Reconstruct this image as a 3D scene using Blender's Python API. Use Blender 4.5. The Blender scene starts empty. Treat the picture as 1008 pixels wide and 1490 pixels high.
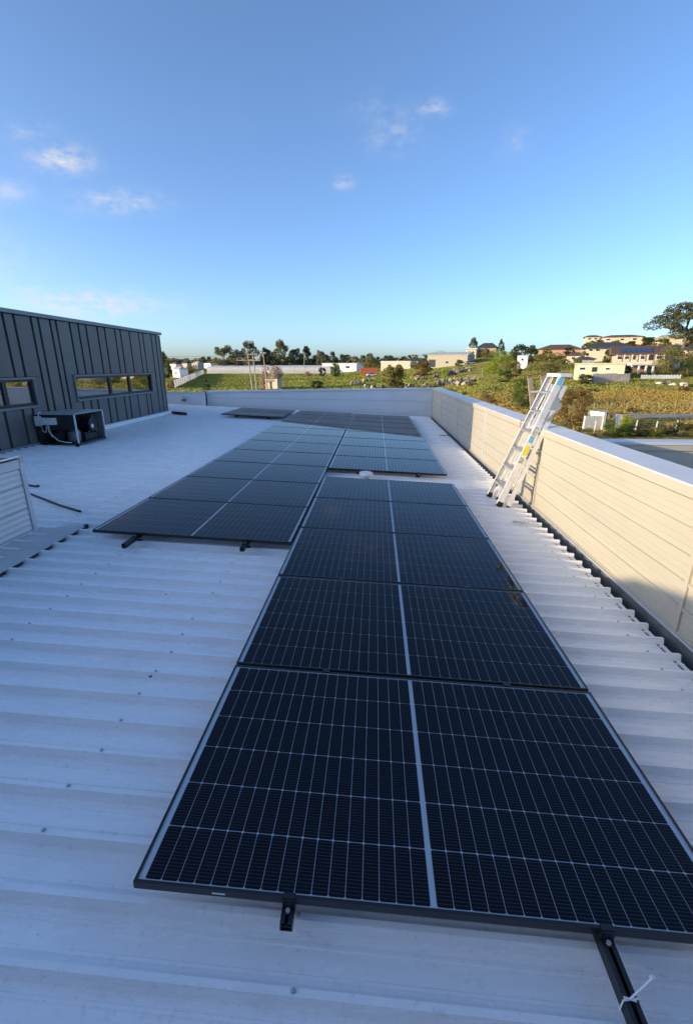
import bpy, math, random
import numpy as np
from mathutils import Vector, Matrix
random.seed(7); RNG = np.random.default_rng(7)
SC = bpy.context.scene
COL = SC.collection
R = math.radians

# ------------------------------------------------------------------ camera
F_PX = 658.8                                   # focal length in pixels of a 1008 px wide frame
CAM = np.array([0.76192, -0.99372, 1.60467])
FWD = np.array([-0.05963, 0.95020, -0.30589]); FWD /= np.linalg.norm(FWD)
RGT = np.array([0.99808, 0.06198, 0.0]); RGT /= np.linalg.norm(RGT)
UPV = np.cross(RGT, FWD)
cd = bpy.data.cameras.new('camera'); cam = bpy.data.objects.new('camera', cd); COL.objects.link(cam)
cd.sensor_fit = 'HORIZONTAL'; cd.sensor_width = 36; cd.lens = 36 * F_PX / 1008
cd.clip_start = 0.05; cd.clip_end = 12000
m = Matrix.Identity(4)
for i in range(3):
    m[i][0], m[i][1], m[i][2], m[i][3] = RGT[i], UPV[i], -FWD[i], CAM[i]
cam.matrix_world = m
SC.camera = cam

# ------------------------------------------------------------------ sun, sky, exposure
SUN_EL, SUN_AZ = R(10.2), R(21)                # the light travels to +x and a little to +y
trav = Vector((math.cos(SUN_AZ) * math.cos(SUN_EL), math.sin(SUN_AZ) * math.cos(SUN_EL), -math.sin(SUN_EL)))
sd = bpy.data.lights.new('sun', 'SUN'); sun = bpy.data.objects.new('sun', sd); COL.objects.link(sun)
sd.energy = 2.2; sd.angle = R(0.53); sd.color = (1.0, 0.80, 0.52)
sun.rotation_euler = trav.to_track_quat('-Z', 'Y').to_euler(); sun.location = (-30, -10, 20)
W = bpy.data.worlds.new('World'); SC.world = W; W.use_nodes = True
nt = W.node_tree; nt.nodes.clear()
def N(t, **k):
    n = nt.nodes.new(t)
    for a, b in k.items(): setattr(n, a, b)
    return n
def L(a, b): nt.links.new(a, b)
out = N('ShaderNodeOutputWorld'); bg = N('ShaderNodeBackground'); sky = N('ShaderNodeTexSky')
sky.sky_type = 'NISHITA'; sky.sun_disc = False; sky.sun_elevation = SUN_EL
sdir = -trav
sky.sun_rotation = math.atan2(sdir.x, sdir.y)
sky.altitude = 1500; sky.air_density = 0.8; sky.dust_density = 5.0; sky.ozone_density = 3.0
bg.inputs['Strength'].default_value = 0.15
SC.view_settings.view_transform = 'Standard'; SC.view_settings.look = 'None'
SC.view_settings.exposure = 1.36; SC.view_settings.gamma = 1.0
SC.view_settings.use_curve_mapping = False
tc = N('ShaderNodeTexCoord')
def M2(op, a, b=None, vec=False):
    n = N('ShaderNodeVectorMath' if vec else 'ShaderNodeMath', operation=op)
    for i, v in enumerate((a, b)):
        if v is None: continue
        if isinstance(v, bpy.types.NodeSocket): L(v, n.inputs[i])
        else: n.inputs[i].default_value = v
    return n.outputs['Value'] if (vec and op in ('DOT_PRODUCT', 'LENGTH')) else n.outputs[0]
def ray(x, y):
    d = FWD + (x - 504) / F_PX * RGT + (745 - y) / F_PX * UPV
    return d / np.linalg.norm(d)
nz = N('ShaderNodeTexNoise'); nz.inputs['Scale'].default_value = 34; nz.inputs['Detail'].default_value = 7; nz.inputs['Roughness'].default_value = 0.62
mp = N('ShaderNodeMapping'); mp.inputs['Scale'].default_value = (1, 1, 2.0); L(tc.outputs['Generated'], mp.inputs['Vector']); L(mp.outputs[0], nz.inputs['Vector'])
cloud = None
for (cx, cy, sx, sy, dens) in [(90, 232, 36, 15, .8), (172, 293, 58, 14, .5), (-6, 278, 40, 14, .45), (572, 190, 40, 26, .24), (632, 156, 24, 10, .42), (545, 160, 40, 18, .12),
                               (500, 265, 15, 8, .6), (130, 443, 105, 19, .9), (45, 424, 34, 10, .4), (750, 205, 22, 20, .14),
                               (-150, 380, 120, 40, .7), (1200, 330, 90, 22, .5), (1180, 120, 60, 30, .4), (40, 190, 30, 12, .25)]:
    c = Vector(ray(cx, cy)); rv = Vector(RGT); uv = rv.cross(c).normalized() * 1.0; rv = c.cross(uv).normalized()
    dv = M2('SUBTRACT', tc.outputs['Generated'], tuple(c), True)
    a = M2('DIVIDE', M2('DOT_PRODUCT', dv, tuple(rv), True), sx / F_PX * 0.95)
    b = M2('DIVIDE', M2('DOT_PRODUCT', dv, tuple(uv), True), sy / F_PX * 0.95)
    r2 = M2('ADD', M2('MULTIPLY', a, a), M2('MULTIPLY', b, b))
    g = M2('MULTIPLY', M2('POWER', 2.718, M2('MULTIPLY', r2, -1.9)), dens)
    far = M2('GREATER_THAN', M2('DOT_PRODUCT', tc.outputs['Generated'], tuple(c), True), 0.7)
    g = M2('MULTIPLY', g, far)
    cloud = g if cloud is None else M2('MAXIMUM', cloud, g)
mr = N('ShaderNodeMapRange', interpolation_type='SMOOTHSTEP'); L(nz.outputs['Fac'], mr.inputs['Value'])
mr.inputs['From Min'].default_value = .30; mr.inputs['From Max'].default_value = .74
alpha = M2('MINIMUM', M2('MULTIPLY', M2('MULTIPLY', mr.outputs[0], cloud), 1.25), .9)
mixc = N('ShaderNodeMix', data_type='RGBA'); L(alpha, mixc.inputs['Factor'])
wb = N('ShaderNodeMix', data_type='RGBA', blend_type='MULTIPLY'); wb.inputs[0].default_value = 1; wb.inputs[7].default_value = (1.0, .975, .96, 1)
L(sky.outputs[0], wb.inputs[6]); L(wb.outputs[2], mixc.inputs[6]); mixc.inputs[7].default_value = (2.2, 2.15, 2.25, 1)
L(mixc.outputs[2], bg.inputs['Color']); L(bg.outputs[0], out.inputs[0])

# ------------------------------------------------------------------ helpers
SL = 0.0432358                                  # the roof falls 2.5 degrees towards the gutter
CS, SN = math.cos(SL), math.sin(SL)
def tw(u, v, w): return (u * CS + w * SN, v, -u * SN + w * CS)   # roof frame to world

MATS = {}
def mat(name, col, rough=0.5, metal=0.0, spec=0.5, var=0.0, vscale=3.0, bump=0.0, bscale=40.0, col2=None, rvar=0.0, stretch=None, coat=0.0, perobj=0.0, transl=0.0, coord='Object'):
    if name in MATS: return MATS[name]
    M = bpy.data.materials.new(name); M.use_nodes = True; T = M.node_tree
    P = T.nodes['Principled BSDF']
    P.inputs['Base Color'].default_value = (*col, 1); P.inputs['Roughness'].default_value = rough
    P.inputs['Metallic'].default_value = metal; P.inputs['Specular IOR Level'].default_value = spec
    P.inputs['Coat Weight'].default_value = coat
    c = T.nodes.new('ShaderNodeTexCoord' if coord != 'World' else 'ShaderNodeNewGeometry'); src = c.outputs[coord if coord != 'World' else 'Position']
    if stretch:
        mpn = T.nodes.new('ShaderNodeMapping'); mpn.inputs['Scale'].default_value = stretch
        T.links.new(src, mpn.inputs[0]); src = mpn.outputs[0]
    last = None
    if var or col2:
        n = T.nodes.new('ShaderNodeTexNoise'); n.inputs['Scale'].default_value = vscale; n.inputs['Detail'].default_value = 6; n.inputs['Roughness'].default_value = .65
        T.links.new(src, n.inputs['Vector'])
        r = T.nodes.new('ShaderNodeValToRGB'); T.links.new(n.outputs['Fac'], r.inputs[0])
        a = tuple(max(0, x * (1 - var)) for x in col); b = col2 if col2 else tuple(x * (1 + var) for x in col)
        r.color_ramp.elements[0].position = .34; r.color_ramp.elements[1].position = .66
        r.color_ramp.elements[0].color = (*a, 1); r.color_ramp.elements[1].color = (*b, 1)
        last = r.outputs[0]
        if rvar:
            q = T.nodes.new('ShaderNodeMapRange'); T.links.new(n.outputs['Fac'], q.inputs[0])
            q.inputs['From Min'].default_value = .3; q.inputs['From Max'].default_value = .7
            q.inputs['To Min'].default_value = rough - rvar; q.inputs['To Max'].default_value = rough + rvar
            T.links.new(q.outputs[0], P.inputs['Roughness'])
    if perobj:
        oi = T.nodes.new('ShaderNodeObjectInfo'); hs = T.nodes.new('ShaderNodeHueSaturation')
        q = T.nodes.new('ShaderNodeMapRange'); T.links.new(oi.outputs['Random'], q.inputs[0])
        q.inputs['To Min'].default_value = 1 - perobj; q.inputs['To Max'].default_value = 1 + perobj
        T.links.new(q.outputs[0], hs.inputs['Value'])
        if last: T.links.new(last, hs.inputs['Color'])
        else: hs.inputs['Color'].default_value = (*col, 1)
        last = hs.outputs[0]
    if last: T.links.new(last, P.inputs['Base Color'])
    if bump:
        n = T.nodes.new('ShaderNodeTexNoise'); n.inputs['Scale'].default_value = bscale; n.inputs['Detail'].default_value = 5
        T.links.new(src, n.inputs['Vector'])
        b = T.nodes.new('ShaderNodeBump'); b.inputs['Strength'].default_value = bump; b.inputs['Distance'].default_value = .01
        T.links.new(n.outputs['Fac'], b.inputs['Height']); T.links.new(b.outputs[0], P.inputs['Normal'])
    if transl:
        tr = T.nodes.new('ShaderNodeBsdfTranslucent'); mx = T.nodes.new('ShaderNodeMixShader'); mx.inputs[0].default_value = transl
        if last: T.links.new(last, tr.inputs[0])
        else: tr.inputs[0].default_value = (*col, 1)
        o = T.nodes['Material Output']
        T.links.new(P.outputs[0], mx.inputs[1]); T.links.new(tr.outputs[0], mx.inputs[2]); T.links.new(mx.outputs[0], o.inputs[0])
    MATS[name] = M
    return M

class MB:
    def __init__(s): s.v = []; s.f = []
    def quad(s, a, b, c, d):
        n = len(s.v); s.v += [tuple(a), tuple(b), tuple(c), tuple(d)]; s.f.append((n, n + 1, n + 2, n + 3)); return s
    def box(s, x0, x1, y0, y1, z0, z1):
        n = len(s.v)
        s.v += [(x, y, z) for z in (z0, z1) for (x, y) in ((x0, y0), (x1, y0), (x1, y1), (x0, y1))]
        for f in ((0, 3, 2, 1), (4, 5, 6, 7), (0, 1, 5, 4), (1, 2, 6, 5), (2, 3, 7, 6), (3, 0, 4, 7)): s.f.append(tuple(n + i for i in f))
        return s
    def beam(s, p, q, w, h, ref=(0, 1, 0)):
        p, q = Vector(p), Vector(q); d = (q - p).normalized(); a = Vector(ref); a = (a - d * a.dot(d)).normalized(); b = d.cross(a)
        n = len(s.v)
        for o in (p, q):
            for (i, j) in ((-1, -1), (1, -1), (1, 1), (-1, 1)): s.v.append(tuple(o + a * (i * w / 2) + b * (j * h / 2)))
        for f in ((0, 3, 2, 1), (4, 5, 6, 7), (0, 1, 5, 4), (1, 2, 6, 5), (2, 3, 7, 6), (3, 0, 4, 7)): s.f.append(tuple(n + i for i in f))
        return s
    def tube(s, pts, r, seg=8, r1=None):
        pts = [Vector(p) for p in pts]; n0 = len(s.v); k = len(pts)
        for i, p in enumerate(pts):
            d = (pts[min(i + 1, k - 1)] - pts[max(i - 1, 0)]).normalized()
            a = d.orthogonal().normalized() if abs(d.z) > .9 else Vector((0, 0, 1)).cross(d).normalized(); b = d.cross(a)
            rr = r if r1 is None else r + (r1 - r) * i / (k - 1)
            for j in range(seg):
                t = 2 * math.pi * j / seg; s.v.append(tuple(p + a * (rr * math.cos(t)) + b * (rr * math.sin(t))))
        for i in range(k - 1):
            for j in range(seg):
                j2 = (j + 1) % seg; s.f.append((n0 + i * seg + j, n0 + i * seg + j2, n0 + (i + 1) * seg + j2, n0 + (i + 1) * seg + j))
        s.f.append(tuple(n0 + j for j in reversed(range(seg)))); s.f.append(tuple(n0 + (k - 1) * seg + j for j in range(seg)))
        return s
    def lathe(s, prof, c=(0, 0, 0), seg=16):
        n0 = len(s.v)
        for r, z in prof:
            for j in range(seg):
                t = 2 * math.pi * j / seg; s.v.append((c[0] + r * math.cos(t), c[1] + r * math.sin(t), c[2] + z))
        for i in range(len(prof) - 1):
            for j in range(seg):
                j2 = (j + 1) % seg; s.f.append((n0 + i * seg + j, n0 + i * seg + j2, n0 + (i + 1) * seg + j2, n0 + (i + 1) * seg + j))
        s.f.append(tuple(n0 + j for j in reversed(range(seg)))); s.f.append(tuple(n0 + (len(prof) - 1) * seg + j for j in range(seg)))
        return s
    def poly(s, pts): n = len(s.v); s.v += [tuple(p) for p in pts]; s.f.append(tuple(range(n, n + len(pts)))); return s
    def mesh(s, name, m):
        me = bpy.data.meshes.new(name); me.from_pydata(s.v, [], s.f); me.update()
        if m: me.materials.append(m)
        return me
    def build(s, name, m, parent=None, bevel=0, smooth=False):
        return put(name, s.mesh(name, m), parent, bevel=bevel, smooth=smooth)
def put(name, me, parent=None, loc=None, rot=None, bevel=0, smooth=False):
    o = bpy.data.objects.new(name, me); COL.objects.link(o)
    if parent is not None: o.parent = parent
    if loc is not None: o.location = loc
    if rot is not None: o.rotation_euler = rot
    if smooth:
        for p in me.polygons: p.use_smooth = True
    if bevel:
        b = o.modifiers.new('bevel', 'BEVEL'); b.width = bevel; b.segments = 2; b.limit_method = 'ANGLE'
    return o
def tag(o, label, cat, group=None, kind=None):
    if label: o['label'] = label
    if cat: o['category'] = cat
    if group: o['group'] = group
    if kind: o['kind'] = kind
    return o
def thing(name, label, cat, loc=(0, 0, 0), rot=(0, 0, 0), group=None):
    o = bpy.data.objects.new(name, None); COL.objects.link(o); o.empty_display_size = .2
    o.location = loc; o.rotation_euler = rot
    return tag(o, label, cat, group)
def arrmesh(name, V, Fq, m):
    me = bpy.data.meshes.new(name); nv, nf = len(V), len(Fq); k = Fq.shape[1]
    me.vertices.add(nv); me.vertices.foreach_set('co', np.ascontiguousarray(V, dtype=np.float32).ravel())
    me.loops.add(nf * k); me.loops.foreach_set('vertex_index', np.ascontiguousarray(Fq, dtype=np.int32).ravel())
    me.polygons.add(nf); me.polygons.foreach_set('loop_start', np.arange(0, nf * k, k, dtype=np.int32))
    me.polygons.foreach_set('loop_total', np.full(nf, k, dtype=np.int32))
    me.update(calc_edges=True); me.validate()
    me.polygons.foreach_set('use_smooth', np.zeros(nf, dtype=bool))
    if m: me.materials.append(m)
    return me
ROOFROT = (0, SL, 0)

# ------------------------------------------------------------------ materials
m_roof = mat('white_roof_steel', (.87, .88, .885), rough=.27, spec=.6, var=.028, vscale=5, bump=.05, bscale=2.5, stretch=(.5, 3, 3), rvar=.05, coord='World')
T = m_roof.node_tree; P = T.nodes['Principled BSDF']; lk = P.inputs['Base Color'].links[0].from_socket; ge = T.nodes.new('ShaderNodeNewGeometry')
for sc__, lo, hi, amt, cc in ((38, .60, .74, .30, (.50, .48, .43, 1)), (2.6, .52, .75, .22, (.60, .60, .57, 1)), (140, .66, .72, .45, (.34, .32, .28, 1))):   # grit, walked-in dust and specks
    n = T.nodes.new('ShaderNodeTexNoise'); n.inputs['Scale'].default_value = sc__; n.inputs['Detail'].default_value = 7; T.links.new(ge.outputs['Position'], n.inputs['Vector'])
    q = T.nodes.new('ShaderNodeMapRange'); T.links.new(n.outputs['Fac'], q.inputs[0]); q.inputs['From Min'].default_value = lo; q.inputs['From Max'].default_value = hi; q.inputs['To Max'].default_value = amt
    mm = T.nodes.new('ShaderNodeMix'); mm.data_type = 'RGBA'; T.links.new(q.outputs[0], mm.inputs[0]); T.links.new(lk, mm.inputs[6]); mm.inputs[7].default_value = cc; lk = mm.outputs[2]
T.links.new(lk, P.inputs['Base Color'])
m_wall = mat('cream_wall_steel', (.45, .415, .335), rough=.5, var=.045, vscale=1.5, bump=.15, bscale=6, stretch=(3, .5, 2))
m_cap = mat('white_capping_steel', (.54, .56, .58), rough=.42, var=.06, vscale=2, bump=.12, bscale=7)
m_farwall = mat('white_flat_wall_steel', (.62, .65, .68), rough=.45, var=.05, vscale=1.1, bump=.35, bscale=2.2)
m_clad = mat('dark_grey_cladding', (.115, .113, .112), rough=.42, var=.10, vscale=2.0, bump=.12, bscale=5, perobj=.10)
m_cladtrim = mat('mid_grey_trim', (.16, .175, .18), rough=.45, var=.08)
m_black = mat('black_anodised', (.012, .014, .016), rough=.38, spec=.5, var=.15, vscale=9)
m_dark = mat('dark_recess', (.02, .022, .025), rough=.8)
m_white = mat('white_paint', (.78, .79, .78), rough=.5, var=.05)
m_sheet = mat('white_backsheet', (.93, .93, .92), rough=.5, var=.03)
m_alu = mat('aluminium', (.80, .79, .76), rough=.38, metal=.35, var=.10, vscale=12, bump=.1, bscale=30)
m_alud = mat('aluminium_tread', (.52, .52, .51), rough=.45, metal=.6, var=.12, vscale=20)
m_gutter = mat('gutter_steel', (.17, .18, .185), rough=.5, metal=.2, var=.2, vscale=5)
m_bead = mat('gutter_bead_steel', (.42, .44, .46), rough=.35, metal=.3, var=.1)
m_screw = mat('screw_steel', (.46, .47, .48), rough=.45, metal=.1, var=.2)
m_flash = mat('lead_flashing', (.50, .52, .53), rough=.5, var=.10, vscale=4, bump=.3, bscale=9)
m_foam = mat('foam_closure', (.035, .038, .035), rough=.9, var=.4, vscale=30)
m_cable = mat('black_cable', (.015, .015, .016), rough=.5)
m_rubber = mat('black_rubber', (.015, .015, .015), rough=.7)

def cell_mat():
    M = bpy.data.materials.new('mono_silicon_cell'); M.use_nodes = True; T = M.node_tree; P = T.nodes['Principled BSDF']
    c = T.nodes.new('ShaderNodeTexCoord'); s = T.nodes.new('ShaderNodeSeparateXYZ'); T.links.new(c.outputs['Object'], s.inputs[0])
    a = T.nodes.new('ShaderNodeMath'); a.operation = 'DIVIDE'; a.inputs[1].default_value = CELL_H / 16; T.links.new(s.outputs[1], a.inputs[0])
    f = T.nodes.new('ShaderNodeMath'); f.operation = 'FRACT'; T.links.new(a.outputs[0], f.inputs[0])
    l = T.nodes.new('ShaderNodeMath'); l.operation = 'LESS_THAN'; l.inputs[1].default_value = .15; T.links.new(f.outputs[0], l.inputs[0])
    oi = T.nodes.new('ShaderNodeObjectInfo'); nz = T.nodes.new('ShaderNodeTexNoise'); nz.inputs['Scale'].default_value = 2.2
    T.links.new(c.outputs['Object'], nz.inputs['Vector'])
    ad = T.nodes.new('ShaderNodeMath'); ad.operation = 'ADD'; T.links.new(oi.outputs['Random'], ad.inputs[0]); T.links.new(nz.outputs['Fac'], ad.inputs[1])
    r = T.nodes.new('ShaderNodeValToRGB'); T.links.new(ad.outputs[0], r.inputs[0])
    r.color_ramp.elements[0].color = (.0035, .0038, .007, 1); r.color_ramp.elements[1].color = (.006, .0068, .014, 1)
    r.color_ramp.elements[0].position = .3
    mx = T.nodes.new('ShaderNodeMix'); mx.data_type = 'RGBA'; T.links.new(l.outputs[0], mx.inputs[0])
    T.links.new(r.outputs[0], mx.inputs[6]); mx.inputs[7].default_value = (.10, .105, .12, 1)
    T.links.new(mx.outputs[2], P.inputs['Base Color']); P.inputs['Roughness'].default_value = .5; P.inputs['Specular IOR Level'].default_value = .15
    return M
def glass_mat(name, ior, rough, tint=(1, 1, 1), dust=0.0, extra=0.0):
    M = bpy.data.materials.new(name); M.use_nodes = True; T = M.node_tree; T.nodes.remove(T.nodes['Principled BSDF'])
    o = T.nodes['Material Output']; g = T.nodes.new('ShaderNodeBsdfGlossy'); t = T.nodes.new('ShaderNodeBsdfTransparent')
    g.inputs['Roughness'].default_value = rough; t.inputs[0].default_value = (*tint, 1)
    fr = T.nodes.new('ShaderNodeFresnel'); fr.inputs[0].default_value = ior
    fac = fr.outputs[0]
    if extra:
        a = T.nodes.new('ShaderNodeMath'); a.operation = 'ADD'; a.use_clamp = True; a.inputs[1].default_value = extra; T.links.new(fac, a.inputs[0]); fac = a.outputs[0]
    mx = T.nodes.new('ShaderNodeMixShader'); T.links.new(fac, mx.inputs[0]); T.links.new(t.outputs[0], mx.inputs[1]); T.links.new(g.outputs[0], mx.inputs[2])
    last = mx.outputs[0]
    c = T.nodes.new('ShaderNodeTexCoord'); n = T.nodes.new('ShaderNodeTexNoise'); n.inputs['Scale'].default_value = 3.0; n.inputs['Detail'].default_value = 6
    oi = T.nodes.new('ShaderNodeObjectInfo'); vm = T.nodes.new('ShaderNodeVectorMath'); vm.operation = 'MULTIPLY_ADD'; vm.inputs[1].default_value = (1, 1, 1)
    sc_ = T.nodes.new('ShaderNodeVectorMath'); sc_.operation = 'SCALE'; sc_.inputs[0].default_value = (31, 17, 9); T.links.new(oi.outputs['Random'], sc_.inputs['Scale'])
    T.links.new(c.outputs['Object'], vm.inputs[0]); T.links.new(sc_.outputs[0], vm.inputs[2]); T.links.new(vm.outputs[0], n.inputs['Vector'])
    if dust:
        d = T.nodes.new('ShaderNodeBsdfDiffuse'); d.inputs[0].default_value = (.45, .45, .43, 1)
        q = T.nodes.new('ShaderNodeMapRange'); T.links.new(n.outputs['Fac'], q.inputs[0]); q.inputs['From Min'].default_value = .35; q.inputs['From Max'].default_value = .75
        q.inputs['To Min'].default_value = dust * .3; q.inputs['To Max'].default_value = dust
        m2 = T.nodes.new('ShaderNodeMixShader'); T.links.new(q.outputs[0], m2.inputs[0]); T.links.new(last, m2.inputs[1]); T.links.new(d.outputs[0], m2.inputs[2]); last = m2.outputs[0]
    b = T.nodes.new('ShaderNodeBump'); b.inputs['Strength'].default_value = .02; b.inputs['Distance'].default_value = .01
    T.links.new(n.outputs['Fac'], b.inputs['Height']); T.links.new(b.outputs[0], g.inputs['Normal'])
    T.links.new(last, o.inputs[0]); return M

# ------------------------------------------------------------------ terrain
FH = np.array([FWD[0], FWD[1]]); FH /= np.linalg.norm(FH); RH = np.array([FH[1], -FH[0]])
F_H = F_PX / math.cos(math.asin(-FWD[2]))      # horizontal pixels per unit slope at the horizon
HY = 533.3; K_Y = 727.0
COLS = [-900, 240, 480, 560, 640, 700, 815, 900, 1008, 1900]
PROF = [
 [(0, -5), (150, -5), (300, -3), (700, 2), (1500, 12), (5000, 14)],
 [(0, -5), (150, -5), (300, -2.5), (400, -1), (700, 4), (1500, 15), (5000, 18)],
 [(0, -5), (150, -5), (300, -2.5), (400, -1), (700, 4), (1500, 13), (5000, 16)],
 [(0, -5), (110, -5), (150, -4.2), (220, -1.2), (300, .5), (700, 5), (1500, 14), (5000, 16)],
 [(0, -5), (90, -5), (130, -4.0), (190, .2), (205, 1.3), (260, 2.5), (500, 6), (1500, 16), (5000, 18)],
 [(0, -5), (55, -4.8), (100, -2.1), (170, .7), (230, 6.3), (300, 7), (700, 10), (1500, 18), (5000, 20)],
 [(0, -5), (48, -5), (75, -3.2), (120, -.3), (190, 5.1), (300, 8), (1500, 18), (5000, 20)],
 [(0, -5), (50, -5), (60, -4.4), (95, -1.2), (112, .4), (140, 4.2), (175, 9.5), (300, 11), (1500, 18), (5000, 20)],
 [(0, -5), (50, -5), (60, -4.4), (95, -1.2), (112, .6), (150, 7.5), (200, 10), (300, 11), (1500, 18), (5000, 20)],
 [(0, -5), (50, -5), (60, -4.4), (95, -1.2), (112, .6), (150, 6), (300, 10), (1500, 18), (5000, 20)]]
def gz(px, d):
    px = min(max(px, COLS[0]), COLS[-1])
    for i in range(len(COLS) - 1):
        if px <= COLS[i + 1]:
            t = (px - COLS[i]) / (COLS[i + 1] - COLS[i]); break
    def h(p): return float(np.interp(d, [a for a, b in p], [b for a, b in p]))
    return h(PROF[i]) * (1 - t) + h(PROF[i + 1]) * t
def gp(px, d):
    """a point on the ground: picture column px, d metres ahead"""
    p = CAM[:2] + FH * d + RH * (d * (px - 504) / F_H)
    return Vector((p[0], p[1], gz(px, d)))
def zat(y, d): return CAM[2] - (y - HY) * d / K_Y      # height seen at picture row y, d metres ahead
RADII = np.concatenate([np.linspace(2, 40, 12), np.linspace(46, 130, 40), np.linspace(136, 320, 40), np.geomspace(340, 3000, 26)])
NA = 240
V = []; COLR = []
for r in RADII:
    for k in range(NA):
        a = -math.pi + 2 * math.pi * k / NA
        # denser in front
        a = a * (0.28 + 0.72 * abs(a) / math.pi)
        ca = math.cos(a)
        if ca > .4: px = 504 + F_H * math.tan(a); d = r * ca
        else: px = 504 + math.copysign(1900, a); d = r * .4
        p = CAM[:2] + r * (FH * math.cos(a) + RH * math.sin(a))
        z = gz(px, d)
        if d > 45: z += .12 * math.sin(p[0] * .31 + 1.3) * math.sin(p[1] * .27) + (.5 * math.sin(p[0] * .021) * math.sin(p[1] * .017 + 2) if d > 320 else 0)
        V.append((p[0], p[1], z))
        # bare colour of the soil and turf cover by place
        right = np.clip((px - 600) / 90, 0, 1)
        green = np.array((.20, .24, .045)); dry = np.array((.36, .25, .075)); soil = np.array((.12, .09, .05))
        c = green * (1 - right) + dry * right
        if right > 0 and d > 82: c = c * .45 + np.array((.27, .28, .07)) * .55
        if d > 330: c = c * .4 + np.array((.07, .08, .03)) * .6
        COLR.append((*c, 1))
V = np.array(V); nr = len(RADII); Fq = []
for i in range(nr - 1):
    for k in range(NA): k2 = (k + 1) % NA; Fq.append((i * NA + k, i * NA + k2, (i + 1) * NA + k2, (i + 1) * NA + k))
M = bpy.data.materials.new('grassy_ground'); M.use_nodes = True; T = M.node_tree; P = T.nodes['Principled BSDF']; P.inputs['Roughness'].default_value = .95; P.inputs['Specular IOR Level'].default_value = .1
at = T.nodes.new('ShaderNodeAttribute'); at.attribute_name = 'cover'
c = T.nodes.new('ShaderNodeTexCoord'); n1 = T.nodes.new('ShaderNodeTexNoise'); n1.inputs['Scale'].default_value = .16; n1.inputs['Detail'].default_value = 9; n1.inputs['Roughness'].default_value = .7
T.links.new(c.outputs['Object'], n1.inputs['Vector'])
r = T.nodes.new('ShaderNodeValToRGB'); T.links.new(n1.outputs['Fac'], r.inputs[0])
r.color_ramp.elements[0].position = .35; r.color_ramp.elements[0].color = (.45, .55, .4, 1); r.color_ramp.elements[1].position = .68; r.color_ramp.elements[1].color = (1.5, 1.35, 1.1, 1)
mx = T.nodes.new('ShaderNodeMix'); mx.data_type = 'RGBA'; mx.blend_type = 'MULTIPLY'; mx.inputs[0].default_value = 1
T.links.new(at.outputs['Color'], mx.inputs[6]); T.links.new(r.outputs[0], mx.inputs[7]); T.links.new(mx.outputs[2], P.inputs['Base Color'])
n2 = T.nodes.new('ShaderNodeTexNoise'); n2.inputs['Scale'].default_value = 1.2; n2.inputs['Detail'].default_value = 8; T.links.new(c.outputs['Object'], n2.inputs['Vector'])
b = T.nodes.new('ShaderNodeBump'); b.inputs['Strength'].default_value = 1; b.inputs['Distance'].default_value = .8; T.links.new(n2.outputs['Fac'], b.inputs['Height']); T.links.new(b.outputs[0], P.inputs['Normal'])
me = arrmesh('ground', V, np.array(Fq)[:, ::-1], M)
ca_ = me.color_attributes.new('cover', 'FLOAT_COLOR', 'POINT'); ca_.data.foreach_set('color', np.array(COLR, dtype=np.float32).ravel())
for p in me.polygons: p.use_smooth = True
tag(put('ground', me), None, None, kind='structure')

# ------------------------------------------------------------------ building under the roof
RU0, RU1, RV0, RV1, PITCH = -7.6, 2.83, -4.2, 17.0, .1905
RIBH = .043; PAN = -.101 - RIBH; CREST0 = .010
bb = MB().box(-26.4, 3.17, -4.6, 17.25, -5.2, -.62)
tag(bb.build('building_base', m_wall), 'cream steel clad lower storey of the building under the white roof', 'building')
# roof sheets: four ribs each
roof = thing('roof', None, None, tw(0, 0, 0), ROOFROT); roof['kind'] = 'structure'
prof = []
for k in range(4):
    c0 = k * PITCH
    for (dv, h) in ((-.0952, 0), (-.063, 0), (-.060, .004), (-.050, .004), (-.047, 0), (-.023, 0), (-.0105, RIBH), (.0105, RIBH), (.023, 0), (.047, 0), (.050, .004), (.060, .004), (.063, 0)):
        prof.append((c0 + dv, h))
prof.append((3 * PITCH + .0953, .0006))
us = [RU0, -5, -2.5, 0, 1.5, RU1]
V = [(u, v, PAN + h) for u in us for (v, h) in prof]; np_ = len(prof)
Fq = [(i * np_ + j, (i + 1) * np_ + j, (i + 1) * np_ + j + 1, i * np_ + j + 1) for i in range(len(us) - 1) for j in range(np_ - 1)]
sheet = arrmesh('roof_sheet', np.array(V), np.array(Fq), m_roof)
k0 = math.floor((RV0 - CREST0) / PITCH)
nsh = 0
v = CREST0 + k0 * PITCH
while v < RV1 - .05:
    put('roof_sheet', sheet, roof, (0, v, random.uniform(-.0006, .0006))); v += 4 * PITCH; nsh += 1
# roof screws on the rib crests, over each purlin
scm = MB().lathe([(.0085, 0), (.0085, .0015), (.0065, .002), (.0065, .006), (.004, .0075)], seg=8).mesh('screw', m_screw)
for u0 in (2.60, .55, -.478, -1.515, -2.54):
    for k in range(-2, 46):
        v = CREST0 + k * PITCH
        if u0 > 2: ok = -.1 < v < 6.3
        elif u0 > 0: ok = -.4 < v < .1
        elif u0 > -1: ok = -.3 < v < 2.9 and random.random() < .75
        elif u0 > -2: ok = .9 < v < 2.9
        else: ok = 3.4 < v < 7 and random.random() < .6
        if ok: put('screw', scm, roof, (u0 + random.uniform(-.018, .018), v + random.uniform(-.005, .005), PAN + RIBH), (random.uniform(-.1, .1), random.uniform(-.1, .1), random.random() * 6))
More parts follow.
